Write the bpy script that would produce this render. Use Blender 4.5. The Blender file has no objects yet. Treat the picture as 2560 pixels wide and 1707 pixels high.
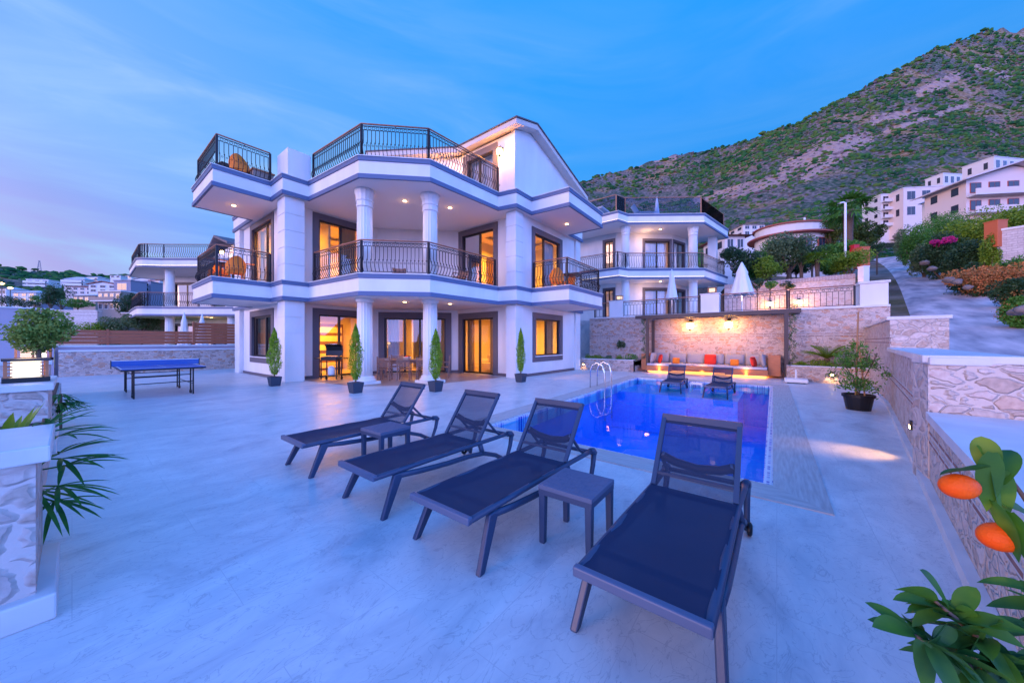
import bpy, math, random
import numpy as np
from mathutils import Vector, Matrix
C = bpy.context.scene.collection
S = bpy.context.scene
R = math.radians
# world frame: x runs along the villa's right-hand side, y along its left-hand side; camera stands over the origin
# ------------------------------------------------------------------ camera
cam = bpy.data.cameras.new("camera"); camo = bpy.data.objects.new("camera", cam); C.objects.link(camo)
cam.sensor_width = 36; cam.lens = 12.0; cam.clip_start = 0.05; cam.clip_end = 5000
camo.location = (0, 0, 1.5); camo.rotation_euler = (R(90), 0, R(37.8 - 90))
S.camera = camo
# ------------------------------------------------------------------ world
W = bpy.data.worlds.new("World"); S.world = W; W.use_nodes = True
wn = W.node_tree.nodes; wl = W.node_tree.links; wn.clear()
def N(nt, t, **k):
    n = nt.nodes.new(t)
    for a, b in k.items():
        if a.startswith('i_'): n.inputs[a[2:].replace('_', ' ')].default_value = b
        else: setattr(n, a, b)
    return n
def ramp(nt, stops, interp='LINEAR'):
    r = nt.nodes.new('ShaderNodeValToRGB'); r.color_ramp.interpolation = interp
    e = r.color_ramp.elements
    while len(e) < len(stops): e.new(0.5)
    for i, (p, c) in enumerate(stops):
        e[i].position = p; e[i].color = (c[0], c[1], c[2], 1) if len(c) == 3 else c
    return r
def world():
    nt = W.node_tree; L = nt.links.new
    tc = N(nt, 'ShaderNodeTexCoord')
    dot = N(nt, 'ShaderNodeVectorMath', operation='DOT_PRODUCT'); dot.inputs[1].default_value = (-0.97, 0.22, 0)
    L(tc.outputs['Generated'], dot.inputs[0])
    ms = N(nt, 'ShaderNodeMapRange'); ms.inputs[1].default_value = -1; ms.inputs[2].default_value = 1
    L(dot.outputs['Value'], ms.inputs[0])
    hi = ramp(nt, [(0.0, (.020, .30, .90)), (.22, (.045, .37, 1.0)), (.45, (.12, .42, 1.05)), (.62, (.215, .47, 1.05)), (.8, (.38, .50, 1.2)), (1, (.60, .60, 1.25))])
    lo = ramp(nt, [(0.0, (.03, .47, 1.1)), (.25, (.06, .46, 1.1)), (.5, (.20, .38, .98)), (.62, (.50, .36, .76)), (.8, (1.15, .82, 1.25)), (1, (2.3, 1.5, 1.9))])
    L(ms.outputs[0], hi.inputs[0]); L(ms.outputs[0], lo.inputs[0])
    sp = N(nt, 'ShaderNodeSeparateXYZ'); L(tc.outputs['Generated'], sp.inputs[0])
    el = N(nt, 'ShaderNodeMapRange', interpolation_type='SMOOTHSTEP'); el.inputs[1].default_value = 0.02; el.inputs[2].default_value = 0.42
    L(sp.outputs['Z'], el.inputs[0])
    # long thin clouds
    dv = N(nt, 'ShaderNodeMapping'); dv.inputs['Scale'].default_value = (1.0, 1.0, 5.5); dv.inputs['Rotation'].default_value = (.25, .1, .4)
    L(tc.outputs['Generated'], dv.inputs[0])
    no = N(nt, 'ShaderNodeTexNoise'); no.inputs['Scale'].default_value = 1.5; no.inputs['Detail'].default_value = 7; no.inputs['Distortion'].default_value = .9; no.inputs['Roughness'].default_value = .55
    L(dv.outputs[0], no.inputs['Vector'])
    cr = ramp(nt, [(.40, (0, 0, 0)), (.52, (.35, .35, .35)), (.66, (1, 1, 1))]); L(no.outputs['Fac'], cr.inputs[0])
    mx = N(nt, 'ShaderNodeMix', data_type='RGBA'); L(el.outputs[0], mx.inputs[0]); L(lo.outputs[0], mx.inputs[6]); L(hi.outputs[0], mx.inputs[7])
    cm = N(nt, 'ShaderNodeMath', operation='MULTIPLY'); L(cr.outputs[0], cm.inputs[0]); 
    am = N(nt, 'ShaderNodeMapRange'); am.inputs[1].default_value = .15; am.inputs[2].default_value = .6; am.inputs[3].default_value = .22; am.inputs[4].default_value = .9
    L(ms.outputs[0], am.inputs[0]); L(am.outputs[0], cm.inputs[1])
    cc = N(nt, 'ShaderNodeMix', data_type='RGBA'); L(cm.outputs[0], cc.inputs[0]); L(mx.outputs[2], cc.inputs[6]); cc.inputs[7].default_value = (.38, .62, 1.0, 1)
    ze = N(nt, 'ShaderNodeMapRange', interpolation_type='SMOOTHSTEP'); ze.inputs[1].default_value = .45; ze.inputs[2].default_value = .85   # deep blue towards the zenith
    L(sp.outputs['Z'], ze.inputs[0]); zm = N(nt, 'ShaderNodeMix', data_type='RGBA'); L(ze.outputs[0], zm.inputs[0]); L(cc.outputs[2], zm.inputs[6]); zm.inputs[7].default_value = (.006, .34, 1.45, 1)
    # low bright band added to the unseen sky behind the camera, lighting the walls
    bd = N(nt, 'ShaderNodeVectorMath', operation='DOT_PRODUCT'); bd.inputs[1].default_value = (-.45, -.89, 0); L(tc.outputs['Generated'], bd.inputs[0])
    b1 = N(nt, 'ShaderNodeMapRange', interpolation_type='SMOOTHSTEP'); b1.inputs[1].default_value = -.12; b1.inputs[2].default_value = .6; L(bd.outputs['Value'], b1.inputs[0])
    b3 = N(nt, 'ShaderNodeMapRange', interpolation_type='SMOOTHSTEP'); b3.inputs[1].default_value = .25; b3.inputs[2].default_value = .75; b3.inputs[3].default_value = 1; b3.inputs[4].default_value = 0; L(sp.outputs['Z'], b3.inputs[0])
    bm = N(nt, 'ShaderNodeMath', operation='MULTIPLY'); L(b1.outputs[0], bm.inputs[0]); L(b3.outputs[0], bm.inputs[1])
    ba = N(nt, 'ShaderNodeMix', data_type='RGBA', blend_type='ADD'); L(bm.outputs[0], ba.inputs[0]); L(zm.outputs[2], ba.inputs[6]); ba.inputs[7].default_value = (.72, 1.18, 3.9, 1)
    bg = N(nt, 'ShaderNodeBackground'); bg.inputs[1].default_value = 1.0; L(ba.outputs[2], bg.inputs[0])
    sk = N(nt, 'ShaderNodeTexSky', sky_type='NISHITA'); sk.sun_disc = False; sk.sun_elevation = R(4); sk.sun_rotation = R(-80)
    b2 = N(nt, 'ShaderNodeBackground'); b2.inputs[1].default_value = 0.008; L(sk.outputs[0], b2.inputs[0])
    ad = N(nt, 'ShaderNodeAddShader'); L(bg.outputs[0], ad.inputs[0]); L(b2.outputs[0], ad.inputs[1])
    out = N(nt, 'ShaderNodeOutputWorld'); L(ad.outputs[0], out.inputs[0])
world()
# ------------------------------------------------------------------ sun: the last soft glow from the left
sun = bpy.data.lights.new("sun", 'SUN'); sun.energy = 2.0; sun.angle = R(25); sun.color = (1.0, .60, .50)
so = bpy.data.objects.new("sun", sun); C.objects.link(so)
d = Vector((0.92, -0.38, -0.085)); so.rotation_euler = d.to_track_quat('-Z', 'Y').to_euler()
S.view_settings.view_transform = 'Standard'; S.view_settings.look = 'None'; S.view_settings.exposure = 0; S.view_settings.gamma = 1
S.cycles.max_bounces = 8; S.cycles.transparent_max_bounces = 24; S.cycles.sample_clamp_indirect = 4; S.cycles.sample_clamp_direct = 20
S.cycles.use_denoising = True; S.cycles.caustics_reflective = False; S.cycles.caustics_refractive = False
# ------------------------------------------------------------------ materials
def mat(name, col, rough=.6, metal=0, spec=.5, noise=None, bump=None, emis=None, es=0, coord='Object', alpha=None):
    m = bpy.data.materials.new(name); m.use_nodes = True; nt = m.node_tree; L = nt.links.new
    p = nt.nodes['Principled BSDF']
    p.inputs['Base Color'].default_value = (*col, 1); p.inputs['Roughness'].default_value = rough
    p.inputs['Metallic'].default_value = metal; p.inputs['Specular IOR Level'].default_value = spec
    if noise or bump: tc = N(nt, 'ShaderNodeTexCoord')
    if noise:   # (scale, col2, stretch)
        sc, c2 = noise[0], noise[1]; st = noise[2] if len(noise) > 2 else (1, 1, 1)
        mp = N(nt, 'ShaderNodeMapping'); mp.inputs['Scale'].default_value = st; L(tc.outputs[coord], mp.inputs[0])
        n = N(nt, 'ShaderNodeTexNoise'); n.inputs['Scale'].default_value = sc; n.inputs['Detail'].default_value = 5; L(mp.outputs[0], n.inputs['Vector'])
        r = ramp(nt, [(.35, col), (.65, c2)]); L(n.outputs['Fac'], r.inputs[0]); L(r.outputs[0], p.inputs['Base Color'])
    if bump:
        n2 = N(nt, 'ShaderNodeTexNoise'); n2.inputs['Scale'].default_value = bump[0]; n2.inputs['Detail'].default_value = 6; L(tc.outputs[coord], n2.inputs['Vector'])
        b = N(nt, 'ShaderNodeBump'); b.inputs['Strength'].default_value = bump[1]; b.inputs['Distance'].default_value = bump[2] if len(bump) > 2 else .02
        L(n2.outputs['Fac'], b.inputs['Height']); L(b.outputs[0], p.inputs['Normal'])
    if emis: p.inputs['Emission Color'].default_value = (*emis, 1); p.inputs['Emission Strength'].default_value = es
    if alpha is not None: p.inputs['Alpha'].default_value = alpha
    return m
def leafmat(name, a, b, sc=8, c=None):
    m = bpy.data.materials.new(name); m.use_nodes = True; nt = m.node_tree; L = nt.links.new
    p = nt.nodes['Principled BSDF']; p.inputs['Roughness'].default_value = .5; p.inputs['Specular IOR Level'].default_value = .35
    g = N(nt, 'ShaderNodeTexCoord'); n = N(nt, 'ShaderNodeTexNoise'); n.inputs['Scale'].default_value = sc; n.inputs['Detail'].default_value = 3
    L(g.outputs['Object'], n.inputs['Vector'])
    st = [(.3, a), (.62, b)] + ([(.8, c)] if c else [])
    r = ramp(nt, st); L(n.outputs['Fac'], r.inputs[0]); L(r.outputs[0], p.inputs['Base Color'])
    t = N(nt, 'ShaderNodeBsdfTranslucent'); L(r.outputs[0], t.inputs[0])
    mx = N(nt, 'ShaderNodeMixShader'); mx.inputs[0].default_value = .3; L(p.outputs[0], mx.inputs[1]); L(t.outputs[0], mx.inputs[2])
    L(mx.outputs[0], nt.nodes['Material Output'].inputs[0])
    return m
def rubble(name, scale=5.4, mortar=(.64, .51, .45), stones=((.40, .29, .25), (.56, .41, .34), (.62, .48, .42), (.54, .32, .23), (.56, .46, .42), (.46, .36, .32)), zs=1.7, edge=.09, bumpd=.035):
    m = bpy.data.materials.new(name); m.use_nodes = True; nt = m.node_tree; L = nt.links.new
    p = nt.nodes['Principled BSDF']; p.inputs['Roughness'].default_value = .85; p.inputs['Specular IOR Level'].default_value = .25
    tc = N(nt, 'ShaderNodeTexCoord'); mp = N(nt, 'ShaderNodeMapping'); mp.inputs['Scale'].default_value = (1, 1, zs); L(tc.outputs['Object'], mp.inputs[0])
    dn = N(nt, 'ShaderNodeTexNoise'); dn.inputs['Scale'].default_value = 5; dn.inputs['Detail'].default_value = 2; L(mp.outputs[0], dn.inputs['Vector'])
    dm = N(nt, 'ShaderNodeMix', data_type='RGBA', blend_type='LINEAR_LIGHT'); dm.inputs[0].default_value = .10; L(mp.outputs[0], dm.inputs[6]); L(dn.outputs['Color'], dm.inputs[7])
    v = N(nt, 'ShaderNodeTexVoronoi', feature='DISTANCE_TO_EDGE'); v.inputs['Scale'].default_value = scale; L(dm.outputs[2], v.inputs['Vector'])
    vc = N(nt, 'ShaderNodeTexVoronoi', feature='F1'); vc.inputs['Scale'].default_value = scale; L(dm.outputs[2], vc.inputs['Vector'])
    sp = N(nt, 'ShaderNodeSeparateColor'); L(vc.outputs['Color'], sp.inputs[0])
    k = len(stones); cr = ramp(nt, [(i / k, s) for i, s in enumerate(stones)], 'CONSTANT'); L(sp.outputs[0], cr.inputs[0])
    fn = N(nt, 'ShaderNodeTexNoise'); fn.inputs['Scale'].default_value = 22; fn.inputs['Detail'].default_value = 5; L(tc.outputs['Object'], fn.inputs['Vector'])
    fm = N(nt, 'ShaderNodeMix', data_type='RGBA', blend_type='OVERLAY'); fm.inputs[0].default_value = .45; L(cr.outputs[0], fm.inputs[6]); L(fn.outputs['Fac'], fm.inputs[7])
    # uneven mortar width; some stones sunk fully under it
    gr = N(nt, 'ShaderNodeMath', operation='MULTIPLY_ADD'); gr.inputs[1].default_value = .13; gr.inputs[2].default_value = -.01; L(sp.outputs[1], gr.inputs[0])
    sb = N(nt, 'ShaderNodeMath', operation='SUBTRACT'); L(v.outputs['Distance'], sb.inputs[0]); L(gr.outputs[0], sb.inputs[1])
    er = ramp(nt, [(0.0, (0, 0, 0)), (edge * .5, (1, 1, 1))]); L(sb.outputs[0], er.inputs[0])
    mx = N(nt, 'ShaderNodeMix', data_type='RGBA'); L(er.outputs[0], mx.inputs[0]); mx.inputs[6].default_value = (*mortar, 1); L(fm.outputs[2], mx.inputs[7])
    L(mx.outputs[2], p.inputs['Base Color'])
    ah = N(nt, 'ShaderNodeMath', operation='MULTIPLY_ADD'); ah.inputs[1].default_value = .35; L(fn.outputs['Fac'], ah.inputs[0]); L(er.outputs[0], ah.inputs[2])
    b = N(nt, 'ShaderNodeBump'); b.inputs['Strength'].default_value = .8; b.inputs['Distance'].default_value = bumpd; L(ah.outputs[0], b.inputs['Height']); L(b.outputs[0], p.inputs['Normal'])
    return m
def glassmat(name, tint=(.9, .9, .9), refl=1.0, base=.06):
    m = bpy.data.materials.new(name); m.use_nodes = True; nt = m.node_tree; L = nt.links.new; nt.nodes.remove(nt.nodes['Principled BSDF'])
    t = N(nt, 'ShaderNodeBsdfTransparent'); t.inputs[0].default_value = (*tint, 1)
    g = N(nt, 'ShaderNodeBsdfGlossy'); g.inputs['Roughness'].default_value = .01; g.inputs[0].default_value = (refl, refl, refl, 1)
    f = N(nt, 'ShaderNodeFresnel'); f.inputs[0].default_value = 1.5
    a = N(nt, 'ShaderNodeMath', operation='ADD', use_clamp=True); a.inputs[1].default_value = base; L(f.outputs[0], a.inputs[0])
    mx = N(nt, 'ShaderNodeMixShader'); L(a.outputs[0], mx.inputs[0]); L(t.outputs[0], mx.inputs[1]); L(g.outputs[0], mx.inputs[2])
    L(mx.outputs[0], nt.nodes['Material Output'].inputs[0]); return m
def pavemat():
    m = bpy.data.materials.new('terrace marble'); m.use_nodes = True; nt = m.node_tree; L = nt.links.new; p = nt.nodes['Principled BSDF']
    tc = N(nt, 'ShaderNodeTexCoord')
    mp = N(nt, 'ShaderNodeMapping'); mp.inputs['Scale'].default_value = (1, 1.7, 1); mp.inputs['Rotation'].default_value = (0, 0, R(18)); L(tc.outputs['Object'], mp.inputs[0])
    br = N(nt, 'ShaderNodeTexBrick'); br.offset = .5; br.inputs['Scale'].default_value = 1; br.inputs['Mortar Size'].default_value = .002; br.inputs['Brick Width'].default_value = 1.2; br.inputs['Row Height'].default_value = .6
    br.inputs['Color1'].default_value = (0, 0, 0, 1); br.inputs['Color2'].default_value = (1, 1, 1, 1); br.inputs['Mortar'].default_value = (.5, .5, .5, 1)
    L(tc.outputs['Object'], br.inputs['Vector'])
    # every slab carries its own piece of the pattern
    of = N(nt, 'ShaderNodeVectorMath', operation='MULTIPLY_ADD'); of.inputs[1].default_value = (.12, .16, 0); L(br.outputs['Color'], of.inputs[0]); L(mp.outputs[0], of.inputs[2])
    n1 = N(nt, 'ShaderNodeTexNoise'); n1.inputs['Scale'].default_value = 1.3; n1.inputs['Detail'].default_value = 10; n1.inputs['Roughness'].default_value = .62; n1.inputs['Distortion'].default_value = 1.1; L(of.outputs[0], n1.inputs['Vector'])
    r1 = ramp(nt, [(.28, (.44, .45, .48)), (.42, (.60, .60, .61)), (.55, (.70, .69, .68)), (.72, (.80, .78, .76))]); L(n1.outputs['Fac'], r1.inputs[0])
    n2 = N(nt, 'ShaderNodeTexNoise'); n2.inputs['Scale'].default_value = 3.6; n2.inputs['Detail'].default_value = 9; n2.inputs['Distortion'].default_value = 2.5; L(of.outputs[0], n2.inputs['Vector'])
    v = ramp(nt, [(.485, (1, 1, 1)), (.50, (.74, .75, .78)), (.515, (1, 1, 1))]); L(n2.outputs['Fac'], v.inputs[0])
    mu = N(nt, 'ShaderNodeMix', data_type='RGBA', blend_type='MULTIPLY'); mu.inputs[0].default_value = 1; L(r1.outputs[0], mu.inputs[6]); L(v.outputs[0], mu.inputs[7])
    mo = N(nt, 'ShaderNodeMix', data_type='RGBA'); L(br.outputs['Fac'], mo.inputs[0]); L(mu.outputs[2], mo.inputs[6]); mo.inputs[7].default_value = (.56, .55, .56, 1)
    L(mo.outputs[2], p.inputs['Base Color'])
    rr = ramp(nt, [(.3, (.28, .28, .28)), (.7, (.48, .48, .48))]); L(n1.outputs['Fac'], rr.inputs[0]); L(rr.outputs[0], p.inputs['Roughness'])
    p.inputs['Specular IOR Level'].default_value = .4
    b = N(nt, 'ShaderNodeBump'); b.inputs['Strength'].default_value = .15; b.inputs['Distance'].default_value = .004; L(n1.outputs['Fac'], b.inputs['Height']); L(b.outputs[0], p.inputs['Normal'])
    return m
def brickmat(name, c1, c2, mo, w, h, ms, rough=.8, flat=False, bump=.4):
    """courses of blocks on upright faces of any direction (or on flat ground when flat)"""
    m = bpy.data.materials.new(name); m.use_nodes = True; nt = m.node_tree; L = nt.links.new; p = nt.nodes['Principled BSDF']; p.inputs['Roughness'].default_value = rough
    tc = N(nt, 'ShaderNodeTexCoord')
    if flat: vec = tc.outputs['Object']
    else:
        sx = N(nt, 'ShaderNodeSeparateXYZ'); L(tc.outputs['Object'], sx.inputs[0])
        a = N(nt, 'ShaderNodeMath', operation='ADD'); L(sx.outputs['X'], a.inputs[0]); L(sx.outputs['Y'], a.inputs[1])
        cb = N(nt, 'ShaderNodeCombineXYZ'); L(a.outputs[0], cb.inputs[0]); L(sx.outputs['Z'], cb.inputs[1]); vec = cb.outputs[0]
    br = N(nt, 'ShaderNodeTexBrick'); br.inputs['Scale'].default_value = 1; br.inputs['Mortar Size'].default_value = ms; br.inputs['Brick Width'].default_value = w; br.inputs['Row Height'].default_value = h
    br.inputs['Color1'].default_value = (*c1, 1); br.inputs['Color2'].default_value = (*c2, 1); br.inputs['Mortar'].default_value = (*mo, 1); L(vec, br.inputs['Vector'])
    n = N(nt, 'ShaderNodeTexNoise'); n.inputs['Scale'].default_value = 9; n.inputs['Detail'].default_value = 5; L(tc.outputs['Object'], n.inputs['Vector'])
    mx = N(nt, 'ShaderNodeMix', data_type='RGBA', blend_type='OVERLAY'); mx.inputs[0].default_value = .4; L(br.outputs['Color'], mx.inputs[6]); L(n.outputs['Fac'], mx.inputs[7])
    L(mx.outputs[2], p.inputs['Base Color'])
    iv = N(nt, 'ShaderNodeMath', operation='SUBTRACT'); iv.inputs[0].default_value = 1; L(br.outputs['Fac'], iv.inputs[1])
    b = N(nt, 'ShaderNodeBump'); b.inputs['Strength'].default_value = bump; b.inputs['Distance'].default_value = .02; L(iv.outputs[0], b.inputs['Height']); L(b.outputs[0], p.inputs['Normal'])
    return m
def watermat():
    m = bpy.data.materials.new('pool water'); m.use_nodes = True; nt = m.node_tree; L = nt.links.new; nt.nodes.remove(nt.nodes['Principled BSDF'])
    tc = N(nt, 'ShaderNodeTexCoord'); n = N(nt, 'ShaderNodeTexNoise'); n.inputs['Scale'].default_value = 1.3; n.inputs['Detail'].default_value = 2; L(tc.outputs['Object'], n.inputs['Vector'])
    b = N(nt, 'ShaderNodeBump'); b.inputs['Strength'].default_value = .12; b.inputs['Distance'].default_value = .03; L(n.outputs['Fac'], b.inputs['Height'])
    t = N(nt, 'ShaderNodeBsdfTransparent'); t.inputs[0].default_value = (.35, .9, 1, 1)
    g = N(nt, 'ShaderNodeBsdfGlossy'); g.inputs['Roughness'].default_value = .015; L(b.outputs[0], g.inputs['Normal'])
    f0 = N(nt, 'ShaderNodeFresnel'); f0.inputs[0].default_value = 1.33; L(b.outputs[0], f0.inputs['Normal']); f = N(nt, 'ShaderNodeMath', operation='MULTIPLY'); f.inputs[1].default_value = .40; L(f0.outputs[0], f.inputs[0])
    mx = N(nt, 'ShaderNodeMixShader'); L(f.outputs[0], mx.inputs[0]); L(t.outputs[0], mx.inputs[1]); L(g.outputs[0], mx.inputs[2])
    L(mx.outputs[0], nt.nodes['Material Output'].inputs[0]); return m
M = dict(
    wall=mat('white render', (.82, .79, .77), .7, noise=(1.3, (.72, .70, .69), (1, 1, .3)), bump=(60, .08)),
    ceil=mat('soffit paint', (.74, .70, .69), .8),
    band=mat('slate band', (.10, .14, .25), .6, bump=(40, .08)),
    surround=mat('dark surround', (.12, .105, .125), .6, bump=(50, .1)),
    frame=mat('bronze frame', (.03, .022, .02), .35, metal=.3),
    marble=mat('white coping', (.72, .70, .70), .45, noise=(3, (.62, .60, .61))),
    iron=mat('wrought iron', (.022, .020, .026), .45, metal=.6),
    hand=mat('copper handrail', (.40, .17, .10), .4, noise=(6, (.30, .12, .07), (1, 1, 4))),
    glass=glassmat('window glass'), dglass=glassmat('balcony glass', (.72, .78, .88), .2, .0),
    cream=mat('cream interior', (.78, .66, .46), .7), rfloor=mat('room floor', (.45, .32, .2), .3),
    curtain=mat('curtain', (.66, .36, .13), .85, noise=(14, (.5, .24, .08), (1, 1, .05))),
    sheer=mat('sheer curtain', (.75, .7, .75), .8, noise=(16, (.6, .55, .62), (1, 1, .05))),
    wood=mat('brown cabinet', (.16, .07, .03), .4), shelf=mat('cream shelf', (.8, .62, .32), .4),
    roof=mat('roof tiles', (.16, .13, .15), .7, noise=(8, (.1, .09, .1))), eave=mat('eave boards', (.68, .58, .52), .7),
    pave=pavemat(), terr=mat('terracotta porch tile', (.42, .30, .25), .35, noise=(3, (.36, .27, .24))),
    stone=rubble('rubble wall'), stoneb=rubble('pale rubble', 4.6, (.64, .53, .49), ((.58, .47, .43), (.50, .39, .34), (.62, .51, .46), (.54, .39, .33), (.53, .43, .40)), 1.5, .22, .02),
    stonem=rubble('worn rubble', 5.6, (.64, .52, .46), ((.62, .49, .44), (.50, .37, .31), (.66, .54, .49), (.58, .40, .32), (.54, .44, .40)), 1.6, .16, .03),
    ashlar=brickmat('cut stone', (.66, .58, .57), (.56, .48, .47), (.40, .34, .34), .55, .16, .012),
    redbrick=brickmat('brick course', (.30, .12, .09), (.24, .13, .11), (.6, .54, .52), .28, .05, .012),
    coping=mat('travertine coping', (.60, .55, .52), .6, noise=(5, (.46, .40, .38), (.6, 7, 1)), bump=(30, .3)),
    copingx=mat('travertine coping cross', (.60, .55, .52), .6, noise=(5, (.46, .40, .38), (7, .6, 1)), bump=(30, .3)),
    mosaic=mat('pool mosaic', (.002, .44, .99), .25, noise=(14, (.002, .32, .95))),
    border=brickmat('border mosaic', (.75, .78, .85), (.02, .06, .5), (.8, .82, .88), .08, .05, .012, .3, True, .1),
    water=watermat(),
    plas=mat('graphite plastic', (.028, .052, .11), .42, bump=(90, .06)), plast=mat('graphite plastic top', (.09, .12, .20), .5),
    sling=mat('sling fabric', (.003, .016, .058), .8, alpha=.97), slingb=mat('back sling fabric', (.008, .022, .065), .8, alpha=.72),
    teak=mat('teak slats', (.58, .20, .075), .5, noise=(5, (.46, .15, .06), (1, 1, 14))),
    fencew=mat('fence boards', (.42, .12, .05), .6, noise=(4, (.34, .095, .04), (1, 1, 12))),
    cush=mat('grey cushion', (.30, .29, .33), .9, bump=(30, .1)), seatc=mat('pale seat cushion', (.48, .46, .52), .9),
    red=mat('red cushion', (.62, .025, .012), .85), orange=mat('orange cushion', (.85, .22, .015), .85),
    chrome=mat('steel', (.75, .75, .75), .12, metal=1), white=mat('white plastic', (.8, .8, .8), .4),
    black=mat('black metal', (.015, .015, .017), .4, metal=.4), brown=mat('pergola beam', (.055, .035, .035), .5),
    ttop=mat('table tennis blue', (.012, .065, .36), .4), net=mat('net', (.03, .13, .45), .8, alpha=.75), wline=mat('white line', (.8, .8, .8), .5),
    pot=mat('dark plastic pot', (.03, .045, .075), .5), soil=mat('soil', (.06, .035, .025), .95, bump=(30, .8)),
    bark=mat('bark', (.16, .10, .07), .9, noise=(12, (.09, .06, .045)), bump=(25, .5)), stake=mat('bamboo', (.35, .16, .06), .6),
    canvas=mat('white canvas', (.80, .78, .80), .85, bump=(12, .3)),
    wicker=mat('orange wicker', (.95, .24, .02), .6, bump=(60, .5)), wickd=mat('dark table top', (.04, .03, .03), .4),
    lamp=mat('lamp glass', (1, .9, .7), .4, emis=(1, .66, .22), es=26), lampw=mat('lantern panel', (1, .95, .85), .4, emis=(1, .82, .48), es=1.7),
    down=mat('downlight', (1, .9, .7), .4, emis=(1, .66, .25), es=14), led=mat('led strip', (1, .8, .5), .4, emis=(1, .42, .08), es=3), ledy=mat('cove led', (1, .8, .5), .4, emis=(1, .75, .3), es=3.0),
    cypress=leafmat('cypress leaf', (.09, .24, .01), (.32, .52, .03), 9), leaf=leafmat('green leaf', (.035, .14, .02), (.13, .32, .04), 6),
    leafd=leafmat('dark leaf', (.018, .055, .02), (.06, .13, .045), 2.5), leafy=leafmat('yellow green leaf', (.09, .19, .010), (.26, .38, .03), 5),
    leafg=leafmat('grey green leaf', (.06, .12, .05), (.18, .26, .12), 7), pine=leafmat('pine leaf', (.035, .075, .015), (.12, .17, .025), 1.6),
    ficus=leafmat('topiary leaf', (.06, .16, .02), (.30, .40, .08), 7), palm=leafmat('palm blade', (.012, .11, .04), (.06, .22, .03), 9),
    citrus=leafmat('citrus leaf', (.015, .10, .03), (.08, .21, .015), 14, (.26, .36, .02)),
    fruit=mat('orange peel', (.98, .080, .002), .5, spec=.2, noise=(25, (.95, .12, .004)), bump=(260, .5, .003)), flower=mat('magenta flowers', (.6, .02, .22), .8), oflower=mat('orange flowers', (.65, .20, .06), .8, noise=(5, (.25, .16, .04))),
    stucco=mat('lilac stucco', (.42, .36, .42), .85, noise=(.6, (.36, .32, .38)), bump=(50, .2)), hw=mat('house white', (.72, .68, .68), .8), hp=mat('house pink', (.78, .64, .60), .8), hg=mat('house grey', (.26, .25, .32), .8), hb=mat('house brown', (.34, .26, .22), .8),
    tile=mat('red roof', (.40, .10, .07), .8, noise=(6, (.30, .09, .07))), wroof=mat('pale roof', (.62, .55, .56), .8), dark=mat('dark opening', (.03, .03, .045), .15), wred=mat('red window frame', (.4, .08, .05), .6),
    rock=mat('boulder stone', (.26, .21, .19), .9, noise=(3, (.16, .13, .12)), bump=(6, .6, .05)),
    terra=mat('terracotta box', (.60, .14, .05), .7), redbin=mat('red box', (.6, .02, .03), .6),
)
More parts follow.
